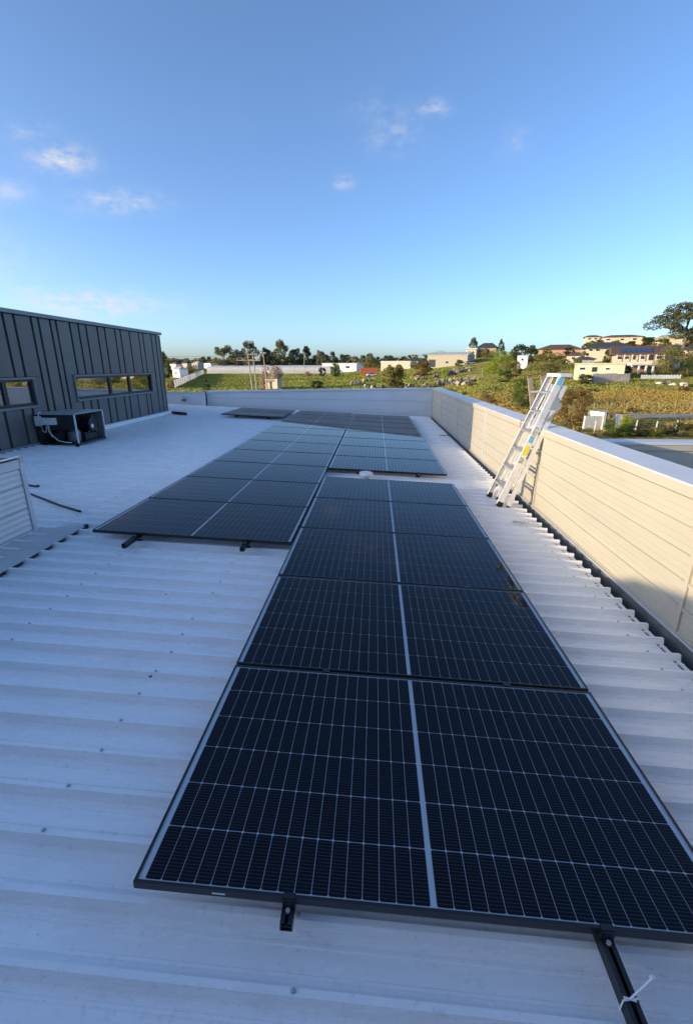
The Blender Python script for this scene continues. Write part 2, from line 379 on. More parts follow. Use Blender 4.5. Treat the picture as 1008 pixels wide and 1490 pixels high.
# loose bits on the roof
for (u, v, s) in ((-.483, 1.10, .009), (-.812, 2.03, .004)):
    o = MB()
    for k in range(9):
        a = random.random() * 6.28; l = s * random.uniform(.6, 1.6)
        o.beam((u + random.uniform(-s, s), v + random.uniform(-s, s), PAN + RIBH + .002), (u + l * math.cos(a), v + l * math.sin(a), PAN + RIBH + .002 + s * random.random()), .004, .003, (0, 0, 1))
    o.build('moss_tuft', mat('moss', (.10, .13, .04), .9, var=.4, vscale=60), roof)

# ------------------------------------------------------------------ gutter and parapets
XW = 2.962; ZT = .835
g = thing('box_gutter', 'grey steel box gutter between the roof edge and the cream wall', 'gutter', (2.88, 6, -.3))
def gutter_prof(y0, y1):
    o = MB(); o.box(2.77, 2.957, y0, y1, -.40, -.385); o.box(2.77, 2.785, y0, y1, -.385, -.262); o.box(2.943, 2.957, y0, y1, -.385, -.235); return o
o = gutter_prof(-4.2 - 6, 16.95 - 6); o.v = [(x - 2.88, y, z + .3) for x, y, z in o.v]; o.build('channel', m_gutter, g)
MB().tube([(.062, -10.2, .068), (.062, 10.95, .068)], .014, 8).build('bead', m_bead, g, smooth=True)

rp = thing('parapet_wall', 'long cream ribbed steel parapet wall with white capping beside the gutter', 'wall', (XW, 6, -.6))
pz = []
z = -.44
while z < ZT - .07:
    for (dz, h) in ((0, 0), (.022, .0), (.024, .013), (.043, .013), (.047, 0), (.084, 0), (.086, .0035), (.095, .0035), (.098, 0), (.137, 0), (.139, .0035), (.148, .0035), (.151, 0)):
        pz.append((z + dz, h))
    z += .188
pz = [q for q in pz if q[0] < ZT - .06]
joints = [-4.6, -1.15, 2.0, 5.12, 8.28, 11.43, 14.6, 17.0]
for a, b in zip(joints[:-1], joints[1:]):
    ys = np.linspace(a + .004, b - .004, 3)
    V = [(-h, y - 6, zz + .6) for y in ys for (zz, h) in pz]; n = len(pz)
    Fq = [(i * n + j, i * n + j + 1, (i + 1) * n + j + 1, (i + 1) * n + j) for i in range(2) for j in range(n - 1)]
    put('wall_sheet', arrmesh('wall_sheet', np.array(V), np.array(Fq), m_wall), rp)
MB().box(.012, .19, -10.55, 11.2, -4.6, ZT + .6 - .01).build('wall_core', m_wall, rp)
rivet_me = MB().lathe([(.005, 0), (.004, .002)], seg=8).mesh('rivet', m_screw)
for a, b in zip(joints[:-1], joints[1:]):
    o = MB()     # capping profile: inner lip, folded top, outer lip
    pr = [(-.036, ZT - .012), (-.034, ZT - .004), (-.030, ZT), (.212, ZT + .030), (.216, ZT + .026), (.212, ZT - .09)]
    for (x0, z0), (x1, z1) in zip(pr[:-1], pr[1:]):
        o.quad((x0, a - 6 + .0015, z0 + .6), (x0, b - 6 - .0015, z0 + .6), (x1, b - 6 - .0015, z1 + .6), (x1, a - 6 + .0015, z1 + .6))
    o.build('capping', m_cap, rp)
    MB().box(-.031, -.027, a - 6 + .0015, b - 6 - .0015, ZT - .09 + .6, ZT + .6 - .004).build('capping_lip', m_wall, rp)
for yj in joints[1:-1]:
    o = MB(); o.box(-.0375, -.036, yj - 6 - .03, yj - 6 + .03, ZT - .086 + .6, ZT + .6 - .002)
    o.beam((-.02, yj - 6, ZT + .6033), (.21, yj - 6, ZT + .032 + .6), .06, .002, (0, 1, 0)); o.build('capping_joint', m_cap, rp)
    for q in (.03, .09, .15): put('rivet', rivet_me, rp, (q, yj - 6 + .018, ZT + .6035 + q * .124 + .0025))
    MB().box(-.0175, -.0005, yj - 6 - .018, yj - 6 + .018, .20, ZT + .6 - .088).build('joint_strip', m_cap if yj > 8 else m_wall, rp)
# wall screws
scw = MB().lathe([(.009, 0), (.009, .0015), (.006, .002), (.006, .006)], seg=8).mesh('wall_screw', m_screw)
for yj in (2.0, 3.55, 5.05, 6.7):
    for k in range(6):
        put('wall_screw', scw, rp, (-.0135, yj - 6 + .05, .6 - .44 + .036 + k * .188), (0, -math.pi / 2, 0))

# far parapet: flat white wall in folded trays
fp = thing('far_parapet_wall', 'smooth white low parapet wall closing the far end of the roof', 'wall', (-2, 17.0, 0))
def zf(x): return .675 + (x + 5.88) * (.815 - .675) / 8.83
xs = [-5.88, -4.6, -2.7, -.2, 1.2, 2.962]
for x0, x1 in ((-5.87, -1.75), (-1.745, 2.96)):
    for (t0, t1, off) in ((-.32, .52, .0), (.525, .985, -.012)):
        o = MB()
        def zz(x, t): b = .25 - (x + 5.88) * SN - .05; return b + (zf(x) - b) * t if t >= 0 else b + t
        ny = 7; xx = np.linspace(x0, x1, ny)
        for i in range(ny - 1):
            a, b = xx[i], xx[i + 1]
            wob = .004 * math.sin(i * 2.1 + x0)
            o.quad((a + 2, off + wob, zz(a, t0)), (b + 2, off + .004 * math.sin((i + 1) * 2.1 + x0), zz(b, t0)), (b + 2, off, zz(b, t1)), (a + 2, off, zz(a, t1)))
            o.quad((a + 2, off, zz(a, t1)), (b + 2, off, zz(b, t1)), (b + 2, off + .025, zz(b, t1)), (a + 2, off + .025, zz(a, t1)))
        o.build('wall_tray', m_farwall, fp)
o = MB()
for a, b in zip(xs[:-1], xs[1:]):
    for dy0, dy1, dz0, dz1 in ((-.03, -.03, -.055, 0), (-.03, .24, 0, .02), (.24, .24, .02, -.06)):
        o.quad((a + 2, dy0, zf(a) + dz0), (b + 2, dy0, zf(b) + dz0), (b + 2, dy1, zf(b) + dz1), (a + 2, dy1, zf(a) + dz1))
o.build('capping', m_cap, fp)
MB().poly([(x + 2, .02, zf(x) - .02) for x in (-5.87, 2.96)] + [(x + 2, .02, -1) for x in (2.96, -5.87)]).build('wall_core', m_farwall, fp)
MB().box(-3.905, -3.872, -.04, .02, .03, .69).build('corner_trim', m_dark, fp)
MB().box(4.90, 4.958, -.02, .0, -.40, .8).build('corner_flashing', m_cap, fp)
fl = thing('end_parapet_wall', 'short white parapet wall behind the dark clad plant room', 'wall', (-6.8, 16.9, 0))
MB().box(-1.6, .90, .0, .2, -.6, .63).build('wall_panel', m_farwall, fl)
MB().box(-1.6, .905, -.03, .23, .632, .655).build('capping', m_cap, fl, bevel=.004)
# unseen parapet added to shade the roof, then an unseen raking block
lp = thing('added_shade_parapet', 'unseen white parapet added along the roof edge to shade the roof', 'wall', (-6.1, 1, 0))
MB().box(-.1, .1, -3.85, 5.15, -.8, 1.39).build('wall_panel', m_farwall, lp)
MB().box(-.13, .13, -3.85, 5.15, 1.392, 1.42).build('capping', m_cap, lp)
tb = thing('added_shade_block', 'unseen white raking block added to shade the near cream wall', 'building', (-6.1, -3, 0))  # added out of view, top slope shaped for the shade line on the wall
o = MB(); n0 = [(.0, 2.1, -.8), (.0, -8, -.8), (.0, -8, 4.47), (.0, 2.1, 1.66)]
o.poly(n0); o.poly([(-4, y, z) for x, y, z in n0][::-1])
for a in range(4): b = (a + 1) % 4; o.quad(n0[b], n0[a], (-4, *n0[a][1:]), (-4, *n0[b][1:]))
o.build('wall_panel', m_farwall, tb)

# unseen block added behind the camera to darken the near rib faces
rb_ = thing('added_sky_block', 'unseen tall dark grey block added to hold low sky light off the roof', 'building', (1, -4.4, 0))
MB().box(-7, 9, -9, -.06, -5.2, 3.2).build('wall_core', m_dark, rb_)
for k in range(32): MB().box(-7 + k * .5 + .015, -7 + k * .5 + .485, -.058, .0, -.4, 3.15).build('wall_panel', m_clad, rb_)
MB().box(-7.1, 9.1, -9.1, .06, 3.202, 3.3).build('roof_capping', m_cladtrim, rb_)
# cross parapet wall on the other side of the long parapet
ar = thing('cross_parapet_wall', 'cream parapet wall with white capping beyond the long cream wall', 'wall', (8, 4.9, 0))
MB().box(-4.80, 7, .012, .18, -5.3, .69).build('wall_core', m_wall, ar)
for k in range(4): MB().box(-4.80 + k * 2.95, -4.80 + k * 2.95 + 2.945, .0, .011, -.6, .60).build('wall_sheet', m_wall, ar)
MB().box(-4.80, 7, -.022, -.001, .598, .668).build('lip', m_wall, ar, bevel=.003)
MB().box(-4.805, 7, -.034, .24, .67, .706).build('capping', m_cap, ar, bevel=.005)
MB().box(-4.80, 7, -10, -.03, -.75, -.62).build('lower_roof', m_roof, ar)

# ------------------------------------------------------------------ solar panels
PW, PD, PH = 1.961, 1.134, .030; STEP = 1.154
NC, NR_ = 17, 6
FL = .010                                       # frame lip on top
CELL_H = (PD - 2 * FL - .010) / NR_
EDGE, MID = .021, .019
CELL_W = (PW - 2 * FL - 2 * EDGE - MID) / (2 * NC)
m_cell = cell_mat(); m_glass = glass_mat('panel_glass', 1.25, .03, dust=.004)
frame = MB()
for (x0, x1, y0, y1) in ((0, PW, 0, .002), (0, PW, PD - .002, PD), (0, .002, .002, PD - .002), (PW - .002, PW, .002, PD - .002)): frame.box(x0, x1, y0, y1, -PH, -.0012)
for (x0, x1, y0, y1) in ((0, PW, 0, FL), (0, PW, PD - FL, PD), (0, FL, FL, PD - FL), (PW - FL, PW, FL, PD - FL)): frame.box(x0, x1, y0, y1, -.0012, 0)
frame_me = frame.mesh('frame', m_black)
sheet_me = MB().box(.003, PW - .003, .003, PD - .003, -.0085, -.0060).mesh('back_sheet', m_sheet)
glass_me = MB().quad((FL - .001, FL - .001, -.0022), (PW - FL + .001, FL - .001, -.0022), (PW - FL + .001, PD - FL + .001, -.0022), (FL - .001, PD - FL + .001, -.0022)).mesh('glass', m_glass)
GX, GY = .0023, .0032
def cut_quad(o, cx, cy, z):                       # one cell with clipped corners
    a, b, k = CELL_W / 2 - GX / 2, CELL_H / 2 - GY / 2, .004
    o.poly([(cx - a + k, cy - b, z), (cx + a - k, cy - b, z), (cx + a, cy - b + k, z), (cx + a, cy + b - k, z), (cx + a - k, cy + b, z), (cx - a + k, cy + b, z), (cx - a, cy + b - k, z), (cx - a, cy - b + k, z)])
def cell_centres():
    for half in (0, 1):
        x0 = FL + EDGE + half * (NC * CELL_W + MID)
        for i in range(NC):
            for j in range(NR_): yield x0 + (i + .5) * CELL_W, FL + .005 + (j + .5) * CELL_H
o = MB()
for cx, cy in cell_centres(): cut_quad(o, cx, cy, -.0045)
grid_me = o.mesh('cell_grid', m_cell)
one = MB(); cut_quad(one, 0, 0, 0); cell_me = one.mesh('solar_cell', m_cell)
def panel(u, v, label, cells=False, w=0.0):
    t = thing('solar_panel', label, 'solar panel', tw(u, v, w), ROOFROT, 'black framed solar panels on the roof')
    put('frame', frame_me, t); put('back_sheet', sheet_me, t)
    if cells:
        for cx, cy in cell_centres(): put('solar_cell', cell_me, t, (cx, cy, -.0045))
    else:
        tag(put('cell_grid', grid_me, t), None, None, kind='stuff')
    put('glass', glass_me, t)
    return t
ORD = ['first', 'second', 'third', 'fourth', 'fifth', 'sixth', 'seventh', 'eighth', 'ninth', 'tenth', 'eleventh']
for k in range(5):
    lab = ORD[4 - k] + ' solar panel in front of the white roof vent'
    if k == 0: lab = 'solar panel at the open front end of its row, small white sticker on frame'
    t = panel(0, k * STEP, lab, cells=(k < 3))
    if k == 0:
        MB().box(.262, .305, -.0012, -.0004, -.019, -.012).build('label_sticker', m_white, t)
V2 = 6.385
for k in range(8): panel(0, V2 + k * STEP, ORD[k] + ' solar panel behind the white roof vent, towards the far parapet')
LX, LV = -.0205 - PW, 3.011
for k in range(11): panel(LX, LV + k * STEP, ORD[k] + ' solar panel from the front end of the unbroken row of eleven')
for k in range(2): panel(-2.11 - PW, 13.2 + k * STEP, ('solar panel of the stray pair, the one nearer the far parapet' if k else 'solar panel of the stray pair, the one farther from the far parapet'), w=.02)

# rails, feet and clamps
clamp_end = MB().box(-.020, .020, -.012, .0, -.055, .0015).box(-.020, .020, -.006, .012, .0016, .0040).box(-.016, .016, -.030, -.012, -.055, -.030).mesh('end_clamp', m_black)
bolt_me = MB().lathe([(.0075, 0), (.0075, .006), (.004, .006), (.004, .004)], seg=6).mesh('bolt', m_screw)
clamp_mid = MB().box(-.018, .018, -.009, .009, -.034, .0006).box(-.018, .018, -.015, .015, .0008, .0034).mesh('mid_clamp', m_black)
foot_me = MB().box(-.035, -.021, -.02, .02, -.101, -.035).box(-.021, .030, -.02, .02, -.1012, -.095).mesh('roof_foot', m_black)
def rail(u, v0, v1, joints_, label, front=None, w=0.0):
    t = thing('mounting_rail', label, 'rail', tw(u, v0, w), ROOFROT, 'black mounting rails under the solar panels')
    o = MB(); Ln = v1 - v0
    o.box(-.020, .020, 0, Ln, -.072, -.068).box(-.020, -.016, 0, Ln, -.068, -.031).box(.016, .020, 0, Ln, -.068, -.031).box(-.016, -.006, 0, Ln, -.036, -.031).box(.006, .016, 0, Ln, -.036, -.031).box(-.016, .016, 0, Ln, -.054, -.051)
    o.build('rail_bar', m_black, t)
    for jv in joints_: put('mid_clamp', clamp_mid, t, (0, jv - v0, 0))
    if front is not None:
        c = put('end_clamp', clamp_end, t, (0, front - v0, 0)); put('bolt', bolt_me, c, (0, -.021, -.030))
    k = math.ceil((v0 + .12 - CREST0) / PITCH)
    while CREST0 + k * PITCH < v1:
        put('roof_foot', foot_me, t, (0, CREST0 + k * PITCH - v0, 0)); k += 6
    return t
nj = [k * STEP - .010 for k in range(1, 5)]
rail(.515, -.052, 5.80, nj, 'short ended black rail under the front solar panel beside its sticker', 0)
rr = rail(1.515, -.75, 5.80, nj, 'black rail with white cable tie sticking out past the front solar panel', 0)
fj = [V2 + k * STEP - .010 for k in range(1, 8)]
rail(.50, V2 - .03, V2 + 8 * STEP + .04, fj, 'black rail behind the white roof vent, the one closer to the vent', V2)
rail(1.50, V2 - .03, V2 + 8 * STEP + .04, fj, 'black rail behind the white roof vent, the one closer to the ladder', V2)
ljn = [LV + k * STEP - .010 for k in range(1, 11)]
rail(-1.545, LV - .235, LV + 11 * STEP + .04, ljn, 'black rail end poking out of the row of eleven, nearer the ribbed box', LV)
rail(-.462, LV - .135, LV + 11 * STEP + .04, ljn, 'black rail end poking out of the row of eleven, nearer the front row', LV)
rail(-3.6, 13.12, 13.2 + 2 * STEP + .04, [13.2 + STEP - .01], 'black rail under the stray pair of panels, nearer the dark clad plant room', 13.2, w=.02)
rail(-2.6, 13.12, 13.2 + 2 * STEP + .04, [13.2 + STEP - .01], 'black rail under the stray pair of panels, nearer the long rows', 13.2, w=.02)
# cable tie round the long rail
o = MB()
vt = .595
for (a, b) in (((-.023, vt, -.030), (.023, vt + .006, -.027)), ((.023, vt + .006, -.027), (.025, vt + .006, -.074)), ((-.023, vt, -.030), (-.024, vt, -.074)), ((.012, vt - .001, -.026), (-.022, vt + .004, -.024)), ((-.004, vt + .002, -.022), (.065, vt + .035, .012))):
    o.beam(a, b, .0048, .0018, (0, 1, 0))
o.box(.060, .070, vt + .030, vt + .040, .008, .018)
o.build('cable_tie', mat('white_nylon', (.8, .82, .82), .4), rr)

# roof vent in the gap between the panels
t = thing('roof_vent', 'small round white roof vent in the gap between solar panels', 'vent', tw(.635, 6.12, PAN), ROOFROT)
MB().lathe([(.11, .0), (.11, .022), (.055, .034), (.055, .10)], seg=20).build('vent_base', m_flash, t, smooth=False)
MB().lathe([(.104, .112), (.108, .118), (.108, .150), (.10, .162), (.062, .172), (.0, .176)], seg=24).build('vent_cap', m_white, t)
MB().lathe([(.07, .100), (.07, .1115)], seg=16).build('vent_collar', m_cladtrim, t)

# ------------------------------------------------------------------ dark clad plant room
XC = -5.90; Y0, Y1, ZB, ZTOP = 6.15, 13.5, -.1, 2.52
pr_ = thing('plant_room', 'dark grey panel clad plant room with strip windows on the roof', 'building', (XC, 10, 0))
MB().box(-20.2, -.06, Y0 - 10 + .03, Y1 - 10 - .03, ZB - .5, ZTOP + .01).build('wall_core', m_dark, pr_)
seams = [6.15, 6.42, 6.62, 6.92, 7.19, 7.55, 7.75, 8.06, 8.20, 8.47, 8.60, 8.74, 8.98, 9.22, 9.37, 9.53, 9.80, 9.98, 10.24, 10.40, 10.56, 11.01, 11.27, 11.72, 11.96, 12.22, 12.47, 12.96, 13.12, 13.27, 13.5]
seams = [6.15, 6.62, 6.92, 7.36, 7.62, 8.06, 8.26, 8.60, 8.78, 9.22, 9.52, 9.80, 10.24, 10.55, 11.01, 11.27, 11.72, 12.22, 12.47, 12.96, 13.24, 13.5]
WIN = [(6.30, 7.76, .885, 1.375), (9.06, 12.62, .905, 1.395)]
for a, b in zip(seams[:-1], seams[1:]):
    a2, b2 = a + .031, b - .031
    spans = [(ZB, ZTOP)]
    for (w0, w1, z0, z1) in WIN:
        if a2 < w1 + .04 and b2 > w0 - .04:
            # columns wholly or partly across the window
            pieces = []
            if a2 < w0 - .05: pieces.append((a2, min(b2, w0 - .045)))
            if b2 > w1 + .05: pieces.append((max(a2, w1 + .045), b2))
            for (p, q) in pieces:
                if q - p > .03: MB().box(-.058, .0, p - 10, q - 10, z0 - .045, z1 + .045).build('wall_panel', m_clad, pr_, bevel=.003)
            spans = [(ZB, z0 - .048), (z1 + .048, ZTOP)]
    for (z0, z1) in spans:
        MB().box(-.058, .0, a2 - 10, b2 - 10, z0, z1).build('wall_panel', m_clad, pr_, bevel=.003)
for y in (Y0, Y1): MB().box(-.07, .012, y - 10 - .02, y - 10 + .02, ZB, ZTOP).build('corner_trim', m_clad, pr_, bevel=.003)
MB().box(-20.2, -.08, Y1 - 10 - .028, Y1 - 10 + .005, ZB, ZTOP).build('end_wall', m_clad, pr_)
MB().box(-20.2, -.08, Y0 - 10 - .005, Y0 - 10 + .028, ZB, ZTOP).build('end_wall', m_clad, pr_)
MB().box(-20.25, .055, Y0 - 10 - .07, Y1 - 10 + .07, ZTOP + .012, ZTOP + .085).build('roof_capping', mat('grey_green_trim', (.20, .24, .235), .45, var=.1, vscale=3), pr_, bevel=.005)
m_win = glass_mat('coated_window_glass', 1.55, .012, tint=(.62, .58, .45), extra=.45)
m_room = mat('dim_room', (.34, .31, .25), .9, var=.25, vscale=.8)
for (w0, w1, z0, z1), panes in zip(WIN, ((6.30, 7.06, 7.76), (9.06, 10.47, 11.42, 12.62))):
    wn = MB().box(-.05, .03, w0 - 10 - .04, w0 - 10, z0 - .04, z1 + .04).box(-.05, .03, w1 - 10, w1 - 10 + .04, z0 - .04, z1 + .04).box(-.05, .032, w0 - 10, w1 - 10, z1, z1 + .04).box(-.05, .036, w0 - 10, w1 - 10, z0 - .042, z0).build('window', m_cladtrim, pr_)
    MB().quad((-.0565, w0 - 10, z0), (-.0565, w1 - 10, z0), (-.0565, w1 - 10, z1), (-.0565, w0 - 10, z1)).build('blind', m_room, wn)
    for p, q in zip(panes[:-1], panes[1:]):
        MB().quad((-.040, p - 10 + .045, z0 + .055), (-.040, q - 10 - .045, z0 + .055), (-.040, q - 10 - .045, z1 - .045), (-.040, p - 10 + .045, z1 - .045)).build('pane', m_win, wn)
        MB().box(-.048, -.012, p - 10, p - 10 + .045, z0, z1).box(-.048, -.012, q - 10 - .045, q - 10, z0, z1).box(-.048, -.012, p - 10 + .045, q - 10 - .045, z0, z0 + .055).box(-.048, -.012, p - 10 + .045, q - 10 - .045, z1 - .045, z1).build('sash', m_black, wn)
o = MB()
nseg = 14
ya, yb = 8.62, 13.46
MB().beam((.075, ya - 10, .19), (.075, yb - 10, .21), .10, .12, (0, 0, 1)).build('base_flashing', m_white, pr_, bevel=.008)
MB().beam((.04, Y0 - 10, .15), (.04, ya - 10 - .02, .17), .05, .03, (0, 0, 1)).build('base_flashing', m_cladtrim, pr_)
t = MB().tube([(-5.98, 13.62, .20), (-5.28, 13.42, .165)], .05, 10); tag(t.build('drain_pipe', m_cable, smooth=True), 'short dark drain pipe lying at the far corner of plant room', 'pipe')
t = thing('wall_spout', 'tiny brown spout low on the short white parapet wall', 'spout', (-6.75, 16.88, .32))
MB().box(-.07, .07, -.05, .015, 0, .07).build('spout_box', mat('rusty_brown', (.13, .09, .06), .8, var=.4, vscale=20), t); MB().tube([(0, -.03, .07), (0, -.03, .20)], .04, 8).build('spout_neck', m_flash, t)

# condenser unit with open sides
AX0, AX1, AY0, AY1 = -5.84, -5.06, 7.58, 8.52; az = .13
ac = thing('condenser_unit', 'open sided condenser unit with bare compressor beside plant room wall', 'condenser', (-5.45, 8.05, az))
hx, hy = .39, .47
MB().box(-hx, hx, -hy, hy, .0, .035).build('base_tray', m_black, ac)
MB().box(-hx - .015, hx + .015, -hy - .015, hy + .015, .585, .61).build('lid', mat('grey_lid', (.30, .32, .33), .4, var=.1), ac, bevel=.006)
m_post = mat('pale_metal_post', (.62, .63, .62), .5, var=.2, vscale=14)
for sx, sy in ((1, -1), (1, 1), (-1, -1), (-1, 1)): MB().box(sx * hx - .012, sx * hx + .012, sy * hy - .012, sy * hy + .012, .035, .585).build('corner_post', m_post if sx > 0 else m_black, ac)
MB().box(-hx + .013, hx - .013, -hy - .004, -hy + .004, .30, .583).build('side_panel', m_black, ac)
MB().box(-hx, -hx + .006, -hy + .013, hy - .013, .035, .583).build('coil', m_dark, ac)
MB().box(-hx + .013, hx - .013, hy - .004, hy + .004, .036, .583).build('back_panel', m_cladtrim, ac)
MB().lathe([(.115, .036), (.12, .06), (.12, .22), (.10, .27), (.05, .29)], (.19, -.27, 0), 18).build('compressor', mat('dark_green_grey_steel', (.09, .11, .12), .4, metal=.3, var=.2), ac, smooth=True)
MB().lathe([(.10, .036), (.105, .06), (.105, .20), (.07, .25)], (-.14, -.25, 0), 18).build('compressor', m_dark, ac, smooth=True)
fan = MB().box(-.02, .02, -.02, .02, .0, .26)
fan.v = [(x + .20, y + .22, z + .04) for x, y, z in fan.v]
fo = fan.build('fan_motor', m_black, ac)
MB().lathe([(.05, -.04), (.05, .05)], (.20, .22, .30), 12).build('motor_can', m_black, fo)
for k in range(4):
    a = k * math.pi / 2 + .4
    MB().beam((.235, .22, .30), (.25, .22 + .15 * math.cos(a), .30 + .15 * math.sin(a)), .08, .004, (.5, -math.sin(a), math.cos(a))).build('fan_blade', m_dark, ac)
MB().box(-.10, .30, .02, .36, .036, .16).build('motor_block', m_black, ac, bevel=.01)
MB().tube([(.10, .20, .34), (.32, .20, .34)], .145, 20).build('fan_shroud', m_black, ac)
MB().tube([(.25, .38, .05), (.26, .40, .30), (.20, .38, .50)], .014, 8).build('pipe', m_cladtrim, ac); MB().box(.20, .34, -.14, -.05, .04, .20).build('filter_drier', m_dark, ac, bevel=.01)
MB().box(.325, .345, .10, .17, .27, .34).build('capacitor', m_white, ac); MB().tube([(.25, .14, .28), (.26, .12, .18), (.2, .10, .08)], .012, 8).build('copper_pipe', mat('copper', (.35, .2, .12), .4, metal=.8), ac)
MB().box(.18, .27, -.02, .04, .036, .09).build('valve', m_post, ac); MB().tube([(.05, .05, .036), (.05, .05, .40), (.15, .1, .45)], .016, 8).build('pipe', m_dark, ac)
eb = MB().box(-.25, .03, -hy - .09, -hy - .005, .40, .53).build('junction_box', m_post, ac, bevel=.008)
MB().box(-.40, -.27, -hy - .05, -hy - .005, .37, .56).build('isolator_switch', m_post, ac, bevel=.01)
MB().tube([(-.30, -hy - .04, .56), (-.30, -hy - .04, .62), (-.26, -hy, .64)], .012, 8).build('conduit', m_post, ac)
cab = [(-.12, -hy - .05, .40), (-.11, -hy - .07, .30), (-.05, -hy - .09, .19), (.06, -hy - .11, .10), (.20, -hy - .11, .07), (.30, -hy - .08, .06)]
MB().tube(cab, .009, 8).build('cable', m_post, ac, smooth=True)
MB().tube([(-.28, -hy - .05, .37), (-.25, -hy - .06, .27), (-.20, -hy - .06, .25), (-.17, -hy - .06, .33), (-.16, -hy - .05, .40)], .008, 6).build('cable', m_post, ac, smooth=True)
MB().tube([(-.14, -hy - .05, .40), (-.14, -hy - .06, .28), (-.10, -hy - .04, .16)], .008, 6).build('cable', m_post, ac, smooth=True)
for sx in (-1, 1):
    for sy in (-1, 1): MB().box(sx * .33 - .04, sx * .33 + .04, sy * .40 - .04, sy * .40 + .04, -.045, -.0005).build('foot', m_rubber, ac)

# ribbed box on the roof with flashing apron
BX, BY0, BY1, BZ0, BZ1 = -2.70, -.6, 3.19, -.02, .75
bxo = thing('ribbed_roof_box', 'white ribbed steel box standing on a flashing tray on the roof', 'roof box', (BX, 1.5, 0))
MB().box(-1.5, -.03, BY0 - 1.5, BY1 - 1.5 - .01, -.1, BZ1 - .03).build('box_core', m_white, bxo)
m_box = mat('white_ribbed_steel', (.60, .62, .62), .45, var=.06, vscale=3, bump=.1, bscale=7)
for (z0, z1) in ((.025, .252), (.258, .486), (.492, .648)):
    o = MB(); n = 40; zs = np.linspace(z0, z1, n); hs = [.003 * (math.sin((z - z0) / .057 * 2 * math.pi)) for z in zs]
    for i in range(n - 1): o.quad((hs[i], BY0 - 1.5, zs[i]), (hs[i], BY1 - 1.5 - .055, zs[i]), (hs[i + 1], BY1 - 1.5 - .055, zs[i + 1]), (hs[i + 1], BY0 - 1.5, zs[i + 1]))
    o.build('side_sheet', m_box, bxo, smooth=True)
MB().box(-.03, .012, BY0 - 1.5, BY1 - 1.5 - .052, .655, BZ1).build('top_band', m_cap, bxo, bevel=.004)
MB().box(-.03, .016, BY1 - 1.5 - .05, BY1 - 1.5 + .006, -.01, BZ1 + .012).build('corner_trim', m_cap, bxo, bevel=.005)
MB().box(-1.5, .02, BY0 - 1.5, BY1 - 1.5 - .06, BZ1 + .001, BZ1 + .012).build('lid', m_dark, bxo)
MB().beam((.012, BY1 - 1.5 - .02, BZ1 + .022), (.005, BY0 - 1.5, BZ1 + .055), .014, .014, (0, 0, 1)).build('lid_edge', m_white, bxo)
MB().box(-.012, .02, BY1 - 1.5 - .045, BY1 - 1.5 + .0, BZ1 - .045, BZ1 + .024).build('hinge', m_screw, bxo)
MB().box(-.02, .010, BY0 - 1.5, BY1 - 1.5 - .052, -.02, .022).build('kick_strip', m_cap, bxo)
zr = lambda x: -x * SN + (PAN + RIBH + .002)
o = MB()
x1 = .42
o.poly([(0.004, BY0 - 1.5, .005), (x1, BY0 - 1.5, zr(BX + x1) + .003), (x1, BY1 - 1.5 + .14, zr(BX + x1) + .003), (x1 - .14, BY1 - 1.5 + .14, zr(BX + x1 - .14) + .003), (.004, BY1 - 1.5 + .01, .005)])
o.build('flashing_tray', m_flash, bxo)
MB().box(x1 - .001, x1 + .002, BY0 - 1.5, BY1 - 1.5 + .14, zr(BX + x1) - .008, zr(BX + x1) + .002).build('flashing_lip', m_flash, bxo)
v = CREST0 + math.ceil((BY0 - CREST0) / PITCH) * PITCH
while v < BY1 + .1:
    zc = zr(BX + x1) - .044
    MB().box(x1 - .035, x1 - .006, v - 1.5 + .034, v - 1.5 + PITCH - .034, zc, zc + .042).build('foam_closure', m_foam, bxo)
    v += PITCH
# conduits on the roof
def rz(x, dz=0): return -x * SN + PAN + RIBH - .029 + dz
t = MB().tube([(-3.62, 4.30, rz(-3.62, .045)), (-3.2, 4.06, rz(-3.2, .043)), (-2.92, 3.90, rz(-2.92, .043)), (-2.64, 3.775, rz(-2.64, .04)), (-2.60, 3.77, rz(-2.6, .035))], .014, 8)
tag(t.build('conduit', m_cable, smooth=True), 'long black conduit lying on the roof behind the ribbed box', 'conduit')
t = MB().tube([(-4.0, 4.66, rz(-4.0, .05)), (-3.74, 4.60, rz(-3.74, .05)), (-3.70, 4.60, rz(-3.7, .06))], .016, 8)
tag(t.build('conduit', m_cable, smooth=True), 'short black conduit stub on the roof behind the ribbed box', 'conduit')
t = thing('roof_drain_strap', 'small dark metal bracket on the roof edge near the far wall corner', 'bracket', tw(2.6, 11.7, PAN + RIBH + .003), ROOFROT)
MB().beam((-.08, 0, .006), (.24, .03, .02), .05, .012, (0, 1, 0)).build('strap_bar', m_black, t); MB().beam((-.08, 0, .012), (-.06, -.12, .012), .03, .008, (0, 0, 1)).build('strap_end', m_white, t)
t = MB().beam(tw(2.47, 4.36, PAN + RIBH + .007), tw(2.66, 4.33, PAN + RIBH + .007), .03, .012, (0, 1, 0)); tag(t.build('loose_strip', m_screw), 'little dark metal offcut on the roof below the ladder', 'offcut')

